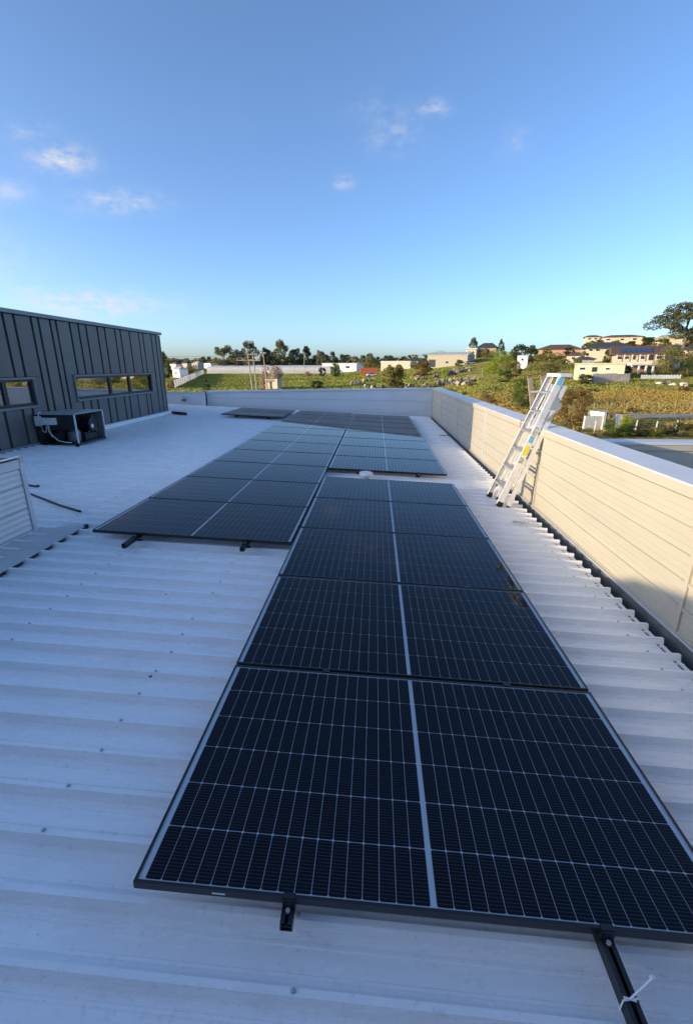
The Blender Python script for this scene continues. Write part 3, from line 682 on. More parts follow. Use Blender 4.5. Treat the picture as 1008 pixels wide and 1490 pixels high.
# ------------------------------------------------------------------ ladders
def lerp(a, b, t): return tuple(a[i] + (b[i] - a[i]) * t for i in range(3))
ld = thing('step_ladder', 'folded aluminium step ladder with yellow sticker leaning on cream wall', 'ladder', (2.5, 5.28, -.2))
def LP(x, y, z): return (x - 2.5, y - 5.28, z + .2)
zf0 = lambda x: -x * SN + PAN + RIBH
Af, At = (2.455, 5.52, zf0(2.455) + .02), (3.085, 5.47, 1.50)
Bf, Bt = (2.475, 5.03, zf0(2.475) + .02), (3.095, 5.07, 1.50)
dlean = Vector((At[0] - Af[0], 0, At[2] - Af[2])).normalized(); nrm = Vector((dlean.z, 0, -dlean.x))
for (p, q) in ((Af, At), (Bf, Bt)):
    s = -1 if p is Bf else 1
    o = MB().beam(LP(*p), LP(*q), .004, .080, (0, 1, 0))                   # C-section stile: web and two flanges
    for k in (-1, 1):
        a = Vector(LP(*p)) + nrm * (.038 * k) - Vector((0, s * .016, 0)); b = Vector(LP(*q)) + nrm * (.038 * k) - Vector((0, s * .016, 0))
        o.beam(a, b, .036, .004, (0, 1, 0))
    o.build('stile', m_alu, ld)
    MB().beam(Vector(LP(*p)) - dlean * .03, Vector(LP(*p)) + dlean * .04, .040, .076, (0, 1, 0)).build('foot', m_rubber, ld, bevel=.006)
    p2, q2 = Vector(LP(*p)) + nrm * .125 - dlean * .01, Vector(LP(*q)) + nrm * .085 - dlean * .10
    p2.y -= s * .02; q2.y -= s * .02
    o = MB().beam(p2, q2, .032, .055, (0, 1, 0)); o.build('rear_stile', m_alu, ld)
    MB().beam(p2 - dlean * .03, p2 + dlean * .035, .036, .055, (0, 1, 0)).build('foot', m_rubber, ld, bevel=.006)
for k in range(6):
    t_ = .13 + k * .148
    a, b = lerp(Af, At, t_), lerp(Bf, Bt, t_)
    tr = MB().beam(Vector(LP(*a)) - Vector((0, .004, 0)), Vector(LP(*b)) + Vector((0, .004, 0)), .085 if k < 5 else .10, .026, (1, 0, 0)); tr.build('tread', m_alud, ld, bevel=.003)
    if k < 5:
        MB().beam(Vector(LP(*a)) + nrm * .118 + dlean * .07 - Vector((0, .03, 0)), Vector(LP(*b)) + nrm * .118 + dlean * .07 + Vector((0, .03, 0)), .022, .022, (1, 0, 0)).build('rear_brace', m_alu, ld)
for (p, q) in ((Af, Af), (Bf, Bf)):
    s = -1 if p is Bf else 1
    a = Vector(LP(*p)) + dlean * .24 - Vector((0, s * .01, 0)); b = Vector(LP(*p)) + dlean * .06 - Vector((0, s * .09, 0))
    MB().poly([a - nrm * .02, a - Vector((0, s * .12, 0)) - nrm * .02, a - dlean * .13 - nrm * .02]).build('corner_gusset', m_alud, ld)
a, b = Vector(LP(*At)), Vector(LP(*Bt))
MB().beam(a + Vector((.03, .03, .0)), b + Vector((.03, -.03, .0)), .15, .045, (1, 0, 0)).build('top_cap', m_alu, ld, bevel=.006)
for s, p in ((1, Af), (-1, Bf)):
    c0 = Vector(LP(*lerp(p, At if p is Af else Bt, .80))); 
    MB().poly([c0 + nrm * .03 + dlean * .10 + Vector((0, s * .006, 0)), c0 + nrm * .15 + dlean * .03 + Vector((0, s * .006, 0)), c0 + nrm * .16 - dlean * .03 + Vector((0, s * .006, 0)), c0 + nrm * .03 - dlean * .08 + Vector((0, s * .006, 0))]).build('hinge_plate', m_alud, ld)
    MB().beam(c0 + nrm * .15 + Vector((0, s * .01, 0)), c0 - dlean * .22 + nrm * .06 + Vector((0, s * .01, 0)), .004, .022, (0, 1, 0)).build('spreader', m_alud, ld)
def sticker(t0, t1, c, off=0.0):
    p, q = Vector(LP(*lerp(Bf, Bt, t0))), Vector(LP(*lerp(Bf, Bt, t1))); e = Vector((0, -.0032, 0))
    MB().quad(p + e - nrm * .028, p + e + nrm * .028, q + e + nrm * .028, q + e - nrm * .028).build('sticker', c, ld)
sticker(.40, .475, mat('yellow_vinyl', (.75, .62, .01), .4, var=.1, vscale=30)); sticker(.50, .55, mat('blue_vinyl', (.12, .42, .62), .4, var=.1, vscale=30)); sticker(.555, .62, mat('printed_vinyl', (.75, .74, .70), .4, col2=(.08, .08, .08), vscale=55)); sticker(.34, .385, mat('printed_vinyl', (.75, .74, .70)))
p, q = Vector(LP(*Bt)), Vector(LP(*lerp(Bf, Bt, .93))); MB().quad(p + Vector((0, -.0034, 0)) - nrm * .025, p + Vector((0, -.0034, 0)) + nrm * .025, q + Vector((0, -.0034, 0)) + nrm * .025, q + Vector((0, -.0034, 0)) - nrm * .025).build('sticker', mat('blue_vinyl', (.12, .42, .62)), ld)

l2 = thing('straight_ladder', 'weathered tan ladder top showing above the wall behind the step ladder', 'ladder', (3.9, 6.0, -5.0))
m_tan = mat('weathered_fibreglass', (.30, .25, .18), .7, var=.25, vscale=14, bump=.3, bscale=40)
def on_v(x, y, v0):
    d = FWD + (x - 504) / F_PX * RGT + (745 - y) / F_PX * UPV; t = (v0 - CAM[1]) / d[1]; return CAM + d * t
for (pt, pbm, v0) in (((771, 549), (786, 601), 6.28), ((790, 546), (803, 592), 5.86)):
    top, mid = Vector(on_v(*pt, v0)), Vector(on_v(*pbm, v0)); dr = (top - mid).normalized(); dr = Vector((-.21, 0, .978))
    bot = top - dr * ((top.z + 5.0) / dr.z)
    o = MB().beam(bot - l2.location, top - l2.location, .034, .07, (0, 1, 0)); o.build('stile', m_tan, l2)
    MB().beam(top - l2.location - dr * .0, top - l2.location + dr * .02, .042, .078, (0, 1, 0)).build('stile_cap', mat('rust_cap', (.22, .12, .06), .8, var=.3, vscale=20), l2)
    if v0 > 6: tA, = (top,)
    else: tB, = (top,)
dr = Vector((-.21, 0, .978))
for k in range(20):
    MB().tube([tA - l2.location - dr * (.22 + .29 * k), tB - l2.location - dr * (.22 + .29 * k)], .016, 8).build('rung', m_alud, l2)
# two straps hooked over the capping
for i, yy in enumerate((5.98, 5.84)):
    t = MB(); t.box(2.922, 2.926, yy - .011, yy + .011, .735 - .02 * i, .846).box(2.922, 3.04, yy - .011, yy + .011, .8455, .849)
    tag(t.build('hook_strap', mat('copper_strap', (.34, .16, .09), .6, var=.2)), ('longer' if i else 'shorter') + ' copper coloured strap hooked over the capping by the ladder', 'strap', 'copper straps on the wall capping')

# ------------------------------------------------------------------ landscape
ANG = math.atan2(RH[1], RH[0])                  # local x runs along the picture, y away from it
m_trunk = mat('bark', (.14, .11, .085), .9, var=.3, vscale=6)
LEAF = {k: mat('leaf_' + k, c, .75, spec=.2, var=.35, vscale=v, perobj=.14, transl=.42, coord='Generated') for k, c, v in (
    ('gum', (0.156, 0.163, 0.078), 7), ('green', (0.150, 0.195, 0.046), 6), ('bright', (0.312, 0.377, 0.039), 6), ('dark', (0.072, 0.091, 0.039), 6), ('olive', (0.260, 0.240, 0.078), 7), ('brown', (0.273, 0.189, 0.072), 7), ('pink', (0.468, 0.351, 0.286), 8))}
def leaves(cent, rad, n, size, flat=.75):
    cent = np.array(cent); rad = np.array(rad); idx = RNG.integers(0, len(cent), n)
    d = RNG.normal(size=(n, 3)); d /= np.linalg.norm(d, axis=1)[:, None]
    p = cent[idx] + d * (rad[idx] * RNG.uniform(.35, 1.0, n) ** .6)[:, None] * np.array((1, 1, flat))
    a = RNG.normal(size=(n, 3)); a /= np.linalg.norm(a, axis=1)[:, None]
    b = np.cross(a, RNG.normal(size=(n, 3))); b /= np.linalg.norm(b, axis=1)[:, None]
    s = (size * RNG.uniform(.6, 1.4, n))[:, None]
    V = np.stack([p - a * s - b * s * .5, p + a * s - b * s * .5, p + a * s * .7 + b * s * .6, p - a * s * .7 + b * s * .6], 1).reshape(-1, 3)
    return V, np.arange(4 * n).reshape(-1, 4)
def crown_shape(style, seed):
    g = np.random.default_rng(seed); c = []; r = []
    if style == 'gum':
        for k in range(24):
            t = g.uniform(0, 1); z = .30 + .60 * t; w = .40 * math.sin(min(1, .25 + t * .95) * math.pi * .82) + .06; a = g.uniform(0, 6.28); q = w * math.sqrt(g.uniform(.05, 1))
            c.append((q * math.cos(a), q * math.sin(a), z)); r.append(g.uniform(.10, .18))
        n, sz, fl = 3800, .019, .75
    elif style == 'tall':
        for k in range(22):
            z = g.uniform(.15, .93); w = .34 * math.sin(min(1, .12 + z * .95) * math.pi) + .05; a = g.uniform(0, 6.28); q = w * math.sqrt(g.uniform(0, 1))
            c.append((q * math.cos(a), q * math.sin(a), z)); r.append(g.uniform(.10, .17))
        n, sz, fl = 3600, .020, .8
    elif style == 'cone':
        for k in range(26):
            z = g.uniform(.08, .97); w = .42 * (1 - z) ** .8; a = g.uniform(0, 6.28); q = w * math.sqrt(g.uniform(0, 1))
            c.append((q * math.cos(a), q * math.sin(a), z)); r.append(.05 + .11 * (1 - z))
        n, sz, fl = 2800, .018, .8
    else:
        for k in range(26):
            z = g.uniform(.06, .88); w = .38 * math.sqrt(max(0, 1 - ((z - .42) / .58) ** 2)); a = g.uniform(0, 6.28); q = w * math.sqrt(g.uniform(0, 1))
            c.append((q * math.cos(a), q * math.sin(a), z)); r.append(g.uniform(.10, .19))
        n, sz, fl = 3600, .022, .85
    return c, r, n, sz, fl
CR = {}
def crown_mesh(style, colour, seed, dens=1.0):
    k = (style, colour, seed, dens)
    if k not in CR:
        c, r, n, sz, fl = crown_shape(style, seed); V, Fq = leaves(c, r, int(n * dens), sz * (1 if dens <= 1.5 else .62), fl)
        V[:, 2] = np.maximum(V[:, 2], .0); CR[k] = arrmesh('crown', V, Fq, LEAF[colour])
    return CR[k]
TR = {}
def trunk_mesh(style, seed):
    k = (style, seed)
    if k not in TR:
        c, r, *_ = crown_shape(style, seed); o = MB(); top = .62 if style in ('gum', 'tall') else .8
        if style == 'bush':
            for q in c[:7]: o.tube([(q[0] * .1, q[1] * .1, -.05), (q[0] * .5, q[1] * .5, q[2] * .55), q], .014, 5, .004)
        else:
            o.tube([(0, 0, -.06), (.01, .005, .2), (-.012, .0, .42), (.01, .01, top)], .026, 7, .011)
            for q in c[:8]:
                z0 = min(q[2] * .6, .5); o.tube([(0, 0, z0), (q[0] * .55, q[1] * .55, (z0 + q[2]) / 2 + .03), q], .011, 5, .004)
        TR[k] = o.mesh('trunk', m_trunk)
    return TR[k]
def tree(px, ytop, wpx, d, style, colour, label, cat='tree', name=None, group=None, seed=None, dens=1.0):
    p = gp(px, d); h = max(.6, zat(ytop, d) - p.z); w = wpx * d / F_H
    seed = random.randint(1, 4) if seed is None else seed
    t = thing(name or ('shrub' if cat == 'shrub' else 'tree'), label, cat, p, (0, 0, random.uniform(0, 6.28)), group)
    sw = w / .88
    for nm, me in (('trunk', trunk_mesh(style, seed)), ('crown', crown_mesh(style, colour, seed, dens))):
        o = put(nm, me, t); o.scale = (sw, sw, h)
    return t
# gum trees behind the white growing tunnels
GUM = 'grey green gum tree standing behind the white growing tunnels'
for (px, yt, w, c, lab) in ((327, 502, 31, 'gum', 'broad dense gum tree behind the tunnels, apart from the taller ones'), (349, 508, 20, 'gum', None), (365, 495, 24, 'gum', 'tall thin crowned gum tree behind the power poles'), (388, 505, 26, 'dark', None), (411, 494, 25, 'gum', 'tallest gum tree of the row, two tiered crown, behind the pink tree'),
                       (430, 505, 22, 'gum', None), (447, 504, 20, 'dark', None), (467, 508, 16, 'gum', None), (484, 511, 16, 'dark', None), (398, 512, 22, 'dark', None), (340, 516, 20, 'olive', None), (440, 514, 22, 'dark', None), (460, 516, 22, 'dark', None)):
    tree(px, yt, w, 345 + random.uniform(-12, 25), 'gum' if c == 'gum' else 'tall', c, lab or GUM, name='gum_tree', group='gum trees behind the growing tunnels')
for px in range(318, 500, 13):
    tree(px + random.uniform(-4, 4), random.uniform(516, 522), random.uniform(16, 24), 385 + random.uniform(-10, 20), 'tall', random.choice(('dark', 'dark', 'olive')), 'low dark tree filling the gaps behind the gum row', group='low trees behind the gum row')
FARL = 'small tree in the far tree line on the horizon'
for px in list(range(496, 628, 11)):
    tree(px + random.uniform(-4, 4), random.uniform(513, 520), random.uniform(11, 18), 430 + random.uniform(-30, 60), random.choice(('bush', 'tall', 'gum')), random.choice(('dark', 'gum', 'olive')), FARL, group='far tree line')
for px in list(range(236, 322, 9)):
    tree(px + random.uniform(-3, 3), random.uniform(518, 524), random.uniform(11, 18), 480 + random.uniform(-40, 70), random.choice(('bush', 'tall')), random.choice(('dark', 'olive', 'green')), FARL, group='far tree line')
tree(238, 512, 22, 200, 'tall', 'dark', 'dark tree at the corner of the plant room')
tree(262, 530, 20, 260, 'bush', 'pink', 'reddish bare tree behind the white screen fence'); tree(275, 532, 18, 250, 'bush', 'brown', 'low brown shrub behind the white screen fence', 'shrub')
tree(252, 536, 16, 240, 'bush', 'olive', 'olive green shrub among pale sheds by the screen fence', 'shrub'); tree(246, 553, 12, 150, 'bush', 'brown', 'brown shrub at the low end of the screen fence', 'shrub')
tree(299, 551, 13, 128, 'cone', 'dark', 'small dark bush beside the green field fence', 'shrub')
tree(395, 530, 38, 150, 'bush', 'pink', 'leafless pinkish tree behind the pale shed', seed=2)
tree(488, 527, 16, 240, 'bush', 'green', 'round green bush before the white depot', 'shrub'); tree(469, 533, 11, 250, 'bush', 'dark', 'little dark bush before the growing tunnels', 'shrub')
tree(461, 553, 18, 150, 'bush', 'dark', 'low dark green shrub in the open field', 'shrub'); tree(448, 540, 12, 260, 'bush', 'pink', 'low pinkish shrub at the foot of the tunnels', 'shrub')
tree(573, 528, 36, 128, 'bush', 'olive', 'big olive green willowy tree beyond the far parapet', seed=1, dens=1.5)
tree(612, 524, 34, 175, 'bush', 'brown', 'brown bare shrub in front of the beige shed', 'shrub', seed=3)
tree(541, 517, 30, 260, 'bush', 'olive', 'olive tree hanging over the orange container')
tree(648, 534, 12, 150, 'bush', 'bright', 'yellow green shrub before the beige shed', 'shrub')
tree(687, 491, 15, 238, 'gum', 'gum', 'spindly tree beside the salmon house', seed=3); tree(727, 490, 15, 222, 'cone', 'dark', 'dark pointed conifer beside the salmon house')
tree(724, 508, 42, 140, 'bush', 'bright', 'bright yellow green bushy tree below the salmon house', seed=2, dens=1.6)
tree(745, 502, 15, 200, 'cone', 'dark', 'small dark conifer next to the round dark tree'); tree(761, 500, 34, 180, 'bush', 'dark', 'round dark evergreen tree on the slope'); tree(775, 506, 14, 185, 'tall', 'green', 'narrow green tree next to the round dark tree')
tree(746, 524, 26, 120, 'bush', 'olive', 'grey green shrub below the round dark tree', 'shrub'); tree(735, 536, 22, 105, 'bush', 'green', 'low green shrub at the edge of the dry field', 'shrub')
tree(800, 512, 62, 112, 'bush', 'olive', 'wide olive brown tree hiding the brown roofed house', seed=4, dens=1.8)
tree(766, 546, 44, 66, 'bush', 'green', 'green shrub right behind the weathered ladder top', 'shrub', seed=2, dens=1.6)
tree(845, 559, 44, 52, 'bush', 'brown', 'big brownish bush beside the white concrete bay', 'shrub', seed=1, dens=2.6)
tree(713, 571, 24, 62, 'bush', 'brown', 'rusty brown bush in the dry field behind the cream wall', 'shrub', seed=3, dens=1.6)
tree(988, 441, 84, 150, 'gum', 'gum', 'large spreading gum tree above the houses on the hill', seed=2, dens=2.6)
tree(986, 503, 56, 103, 'bush', 'olive', 'green tree beside the cream house with solar roof', seed=3, dens=1.8); tree(1030, 508, 50, 100, 'bush', 'green', 'green tree past the cream house, beyond the olive one')
for (px, yt, w, d, c, lab) in ((863, 494, 24, 165, 'green', 'green tree beside the dark roofed house'), (850, 498, 16, 168, 'dark', 'dark tree next to the green one by the dark roofed house'), (934, 490, 18, 168, 'dark', 'dark tree between the hill houses'), (958, 492, 26, 145, 'green', 'leafy tree under the large gum'), (1000, 488, 30, 160, 'olive', 'olive tree under the large gum'),
                       (905, 527, 16, 104, 'green', 'shrub between the yellow shed and the portico'), (855, 543, 22, 93, 'dark', 'dark green heap of shrub before the grey wall')):
    tree(px, yt, w, d, 'bush', c, lab, 'tree' if w > 17 else 'shrub')
for (px, yt, w, d, c, lab) in ((848, 510, 20, 126, 'olive', 'olive tree at the corner of the charcoal roofed house'), (884, 508, 16, 122, 'green', 'green tree in front of the charcoal roofed house'), (912, 496, 16, 160, 'dark', 'dark tree below the house topping the hill'), (890, 494, 14, 164, 'olive', 'small olive tree below the house topping the hill'),
                       (838, 520, 18, 108, 'green', 'green shrub behind the yellow shed corner'), (915, 531, 12, 105, 'dark', 'small dark shrub beside the portico'), (668, 523, 14, 195, 'green', 'green shrub beside the beige shed wall'), (706, 506, 14, 224, 'olive', 'olive shrub before the salmon house'), (795, 506, 18, 180, 'green', 'green tree before the brick house'), (826, 505, 16, 182, 'dark', 'dark tree beside the brick house')):
    tree(px, yt, w, d, 'bush', c, lab)
SH = 'low dark shrub along the wire fence below the dry field'
for k, px in enumerate((820, 834, 868, 905, 922, 938, 955, 975, 992, 1012, 1030)):
    tree(px, random.uniform(612, 626), random.uniform(22, 36), random.uniform(43.5, 46.5), 'bush', random.choice(('green', 'olive', 'dark')), SH, 'shrub', group='shrubs along the wire fence', dens=1.8)
tree(925, 604, 20, 45.5, 'bush', 'bright', 'fresh green shrub against the white concrete bay', 'shrub', dens=1.8)
WD = 'tuft of tall dry weeds standing in the rough field'
for k in range(22):
    px = random.uniform(640, 1010); d = random.uniform(56, 108)
    p = gp(px, d); y = HY + (CAM[2] - p.z) * K_Y / d
    tree(px, y - random.uniform(4, 8), random.uniform(8, 20), d, 'bush', random.choice(('olive', 'brown', 'brown', 'green')), WD, 'weeds', name='weed_clump', group='weed clumps in the dry field')

# houses
def house(px0, px1, d, yb, ye, yr, wallm, roofm, label, name='house', dep=9.0, wins=(), over=.5, roof='hip', yaw=0.0, ridge=.45):
    xm = (px0 + px1) / 2; p = gp(xm, d); w = (px1 - px0) * d / F_H; yaw = yaw or -.42; ze, zr_ = zat(ye, d), zat(yr, d)
    t = thing(name, label, 'shed' if 'shed' in name else 'house', p, (0, 0, ANG + yaw)); hz, rzv = ze - p.z, zr_ - p.z; a = w / 2
    MB().box(-a, a, 0, dep, -1.2, hz).build('wall', wallm, t)
    o = MB(); e = over
    c = [(-a - e, -e, hz), (a + e, -e, hz), (a + e, dep + e, hz), (-a - e, dep + e, hz)]
    if roof == 'flat': o.box(-a - e, a + e, -e, dep + e, hz + .002, max(rzv, hz + .2))
    else:
        r0, r1 = ((-a * ridge, dep / 2, rzv), (a * ridge, dep / 2, rzv)) if roof == 'hip' else ((-a - e, dep / 2, rzv), (a + e, dep / 2, rzv))
        o.quad(c[0], c[1], r1, r0); o.quad(c[2], c[3], r0, r1); o.poly([c[1], c[2], r1]); o.poly([c[3], c[0], r0])
        o.box(-a - e, a + e, -e, dep + e, hz - .16, hz - .002)
    rf = o.build('roof', roofm, t)
    for (fx, y0, y1, wm, kind) in wins:
        z0, z1 = zat(y0, d) - p.z, zat(y1, d) - p.z; z0, z1 = min(z0, z1), max(z0, z1); x = -a + 2 * a * fx
        if kind == 'window':
            f = MB().box(x - wm / 2, x + wm / 2, -.06, -.001, z0, z1).build('window', m_white, t)
            MB().box(x - wm / 2 + .08, x + wm / 2 - .08, -.075, -.061, z0 + .08, z1 - .08).build('pane', m_pane, f)
        elif kind == 'door': MB().box(x - wm / 2, x + wm / 2, -.05, -.001, z0, z1).build('door', m_pane, t)
    return t, hz, rzv, a
m_pane = mat('dark_window', (.03, .035, .04), .15, spec=.6)
br = mat('salmon_brick', (.46, .27, .17), .9, var=.12, vscale=.8); cr = mat('cream_render', (.56, .48, .35), .85, var=.08, vscale=.7); pk = mat('pale_render', (.60, .46, .34), .85, var=.1)
yl = mat('pale_yellow_render', (.58, .55, .38), .85, var=.12, vscale=.5); bg_ = mat('beige_sheet', (.40, .36, .28), .7, var=.08); gy = mat('grey_render', (.33, .31, .30), .9, var=.25, vscale=.8)
rd = mat('charcoal_tiles', (.045, .045, .05), .7, var=.2, vscale=2); rb = mat('brown_tiles', (.11, .060, .045), .8, var=.2, vscale=2); rg = mat('pale_roof_sheet', (.50, .48, .43), .6, var=.1)
Wn = 'window'
house(692, 719, 230, 517, 506, 498.7, br, rd, 'salmon brick house with charcoal hip roof on the slope', wins=((.25, 512.5, 509.5, 1.2, Wn), (.6, 512.5, 509.5, 1.2, Wn), (.85, 512.5, 509, 1.0, Wn)))
house(677, 691, 226, 518, 508.5, 506.5, cr, rg, 'cream flat roofed wing beside the salmon house', wins=((.3, 514, 511, 1.4, Wn), (.7, 514, 511, 1.2, Wn)), roof='flat', dep=7)
house(782, 839, 190, 520, 508, 501, br, rb, 'brick house with brown hip roof behind the olive tree', wins=((.3, 515, 511, 1.5, Wn), (.7, 515, 511, 1.5, Wn)))
house(853, 913, 138, 518, 506, 497, pk, rd, 'two storey pale house with wide charcoal roof', wins=((.10, 511, 507.5, 1.1, Wn), (.25, 511, 507.5, 1.3, Wn), (.5, 513, 508, 2.0, Wn), (.8, 511, 507.5, 1.4, Wn)), dep=11, over=1.0)
house(873, 924, 178, 501, 490.5, 487, pk, rb, 'salmon house topping the hill above the charcoal roof', wins=((.15, 496, 492.5, 1.4, Wn), (.5, 496, 492.5, 1.4, Wn), (.8, 496, 492.5, 1.4, Wn)), ridge=.5)
house(932, 950, 170, 503, 494, 490, br, rb, 'small salmon house between trees on the hill', wins=((.5, 499, 496, 1.2, Wn),))
house(954, 972, 158, 500, 491, 487, pk, rg, 'pale little house under the large gum tree', wins=((.5, 496.5, 493.5, 1.2, Wn),))
t, hz, rzv, a = house(897, 958, 112, 542, 515, 502, cr, rb, 'cream two storey house with solar panels on its roof', wins=((.10, 523, 517.5, 1.1, Wn), (.25, 523, 517.5, 1.0, Wn), (.40, 524, 516.5, .8, Wn), (.56, 523, 517.5, 1.2, Wn), (.74, 524, 517, 1.1, 'door'), (.9, 523, 517.5, 1.2, Wn), (.3, 538, 531, 1.4, Wn)), dep=12, over=.8, roof='gable')
# solar array and balcony of that house
o = MB(); sl = Vector((0, 6.8, rzv - hz)).normalized(); up = Vector((0, -sl.z, sl.y))
for i in range(6):
    for j in range(2):
        x0 = -a + 1.2 + i * 1.08; b = Vector((x0, -.8, hz)) + sl * (1.3 + j * 1.75) + up * .12
        q = MB().quad(b, b + Vector((1.02, 0, 0)), b + Vector((1.02, 0, 0)) + sl * 1.68, b + sl * 1.68); q.build('roof_solar_panel', mat('far_solar', (.012, .016, .035), .12, spec=.6), t)
MB().box(-a, a, -1.6, -.002, hz - 2.85, hz - 2.65).build('balcony', cr, t)
MB().box(-a, a, -1.6, -1.52, hz - 2.649, hz - 1.75).build('balustrade', pk, t)
for k in range(7): MB().box(-a + .1 + k * (2 * a - .45) / 6, -a + .35 + k * (2 * a - .45) / 6, -1.5, -1.25, hz - 2.648, hz - .165).build('column', cr, t)
house(958, 986, 116, 540, 513, 503, cr, rb, 'cream side wing with brown tiles behind the olive tree', wins=((.3, 522, 517, 1.2, Wn),), dep=9)
p = gp(936, 107); t = thing('portico', 'white columned portico before the cream house', 'portico', p, (0, 0, ANG))
hh = zat(529, 107) - p.z
MB().box(-2.7, 2.7, 0, 3, hh - .35, hh).build('roof', m_white, t)
for k in range(4): MB().box(-2.55 + k * 1.62, -2.22 + k * 1.62, .1, .43, -.8, hh - .352).build('column', m_white, t)
MB().box(-2.6, 2.6, 2.7, 2.95, -.8, hh - .352).build('back_wall', br, t)
house(841, 905, 100, 544, 529.5, 528, yl, rg, 'pale yellow flat roofed shed below the houses', name='yellow_shed', wins=((.66, 538.5, 534.5, .9, Wn), (.15, 538.5, 534, 1.2, Wn), (.4, 541, 534, 1.0, 'door')), roof='flat', dep=6, over=.25)
house(838, 862, 118, 530, 522, 518.5, gy, rd, 'grey shed with dark roof behind the yellow shed', name='grey_shed', dep=7)
t, hz, rzv, a = house(621, 679, 202, 534, 516, 511.5, bg_, rg, 'large beige steel shed with two square windows', name='steel_shed', wins=((.50, 529, 525, 1.5, Wn), (.82, 529, 525, 1.5, Wn), (.12, 534, 523, 3.0, 'door')), roof='gable', dep=18, over=.25)
house(553, 598, 245, 538, 527.5, 525, cr, rg, 'long cream depot building behind the olive tree', name='depot_shed', wins=((.3, 534, 530, 2, Wn), (.6, 534, 530, 2, Wn)), roof='flat', dep=9, over=.2)
house(466, 521, 300, 540, 529.5, 528, m_white, rg, 'long white depot building next to the orange container', name='depot_shed', wins=((.2, 536, 532, 3, Wn), (.45, 538, 531, 3, 'door'), (.75, 536, 532, 3, Wn)), roof='flat', dep=12, over=.2)
house(384, 404, 146, 567, 553, 551.5, pk, rg, 'little pale pink shed by the power poles', name='garden_shed', wins=((.45, 566, 556, .8, 'door'),), roof='flat', dep=2.6, over=.15)
house(249, 262, 235, 552, 537, 533, m_white, rg, 'pale gabled shed behind the white screen fence', name='garden_shed', wins=((.5, 545, 541, 1.2, Wn),), dep=6, over=.2)
house(752, 766, 150, 530, 519, 517, m_white, rg, 'tiny white hut on the slope under the dark tree', name='garden_shed', wins=((.5, 525, 521, .8, Wn),), roof='flat', dep=3, over=.1)
FHL = 'tiny pale house among the trees on the far horizon'
for (px, d, yb, w, k) in ((252, 430, 529, 11, 0), (268, 450, 528, 12, 1), (284, 440, 528.5, 11, 2), (302, 470, 528, 12, 0), (316, 450, 528, 12, 1), (507, 460, 526, 11, 0), (524, 480, 525.5, 12, 2), (602, 420, 525, 13, 1), (590, 480, 525, 11, 0)):
    t, *_ = house(px - w / 2, px + w / 2, d, yb + 8, yb, yb - 3, (m_white, cr, pk)[k], (rb, rd, rg)[k], FHL, dep=8, wins=((.3, yb + 4, yb + 1.5, 1.4, Wn), (.7, yb + 4, yb + 1.5, 1.4, Wn)), over=.4); t['group'] = 'tiny houses on the horizon'
house(846, 866, 205, 497, 490.5, 487.5, cr, rb, 'small cream house on the ridge beside the green tree', wins=((.3, 495, 492, 1.3, Wn), (.7, 495, 492, 1.3, Wn)))
house(982, 1004, 172, 500, 492, 488, cr, rb, 'cream house half hidden under the large gum tree', wins=((.3, 498, 494, 1.4, Wn), (.7, 498, 494, 1.4, Wn)))
house(1000, 1040, 128, 522, 508, 500, pk, rd, 'pale house with charcoal roof past the olive tree', wins=((.2, 516, 511, 1.4, Wn), (.6, 516, 511, 1.4, Wn)))
house(824, 846, 150, 527, 517, 512, cr, rb, 'small cream house between olive tree and charcoal roofed house', wins=((.4, 523, 519, 1.2, Wn), (.75, 523, 519, 1.2, Wn)))
# orange container
p = gp(537, 222); t = thing('shipping_container', 'orange shipping container next to the white depot', 'container', p, (0, 0, ANG)); m_or = mat('orange_steel', (.48, .13, .055), .6, var=.15)
MB().box(-4.1, 4.1, 0, 2.6, .15, 2.95).build('body', m_or, t)
for k in range(15): MB().box(-4.0 + k * .55, -3.75 + k * .55, -.06, -.001, .3, 2.8).build('rib', m_or, t)
MB().box(-4.15, 4.15, -.08, 2.68, 2.951, 3.05).build('top_rail', m_or, t)
# growing tunnels
m_tun = mat('white_tunnel_film', (.78, .72, .66), .6, var=.06, vscale=.3, transl=.2)
def tunnel(px, d, w, h, ln):
    p = gp(px, d); t = thing('growing_tunnel', 'long low white film growing tunnel past the green field', 'tunnel', p, (0, 0, ANG + .02), 'white growing tunnels'); n = 10; o = MB()
    pts = [(0, -.6)] + [(w / 2 - w / 2 * math.cos(math.pi * k / n), h * .5 + h * .5 * math.sin(math.pi * k / n)) for k in range(n + 1)] + [(w, -.6)]
    ns = 12
    for i in range(ns):
        x0, x1 = -ln / 2 + ln * i / ns, -ln / 2 + ln * (i + 1) / ns; o = MB(); q = random.uniform(-.06, .06)
        for (y0, z0), (y1, z1) in zip(pts[:-1], pts[1:]): o.quad((x0, y0, z0 + q), (x1 - .06, y0, z0 + q), (x1 - .06, y1, z1 + q), (x0, y1, z1 + q))
        o.build('film_bay', m_tun, t)
    for s_ in (-1, 1): MB().poly([(s_ * ln / 2, y, z) for y, z in pts]).build('end_wall', m_tun, t)
for r_ in range(5):
    for px in (345, 436): tunnel(px + r_ * 1.5 + random.uniform(-2, 2), 296 + r_ * 9.5, 8.4, 4.5 + random.uniform(-.3, .3), 38.5)
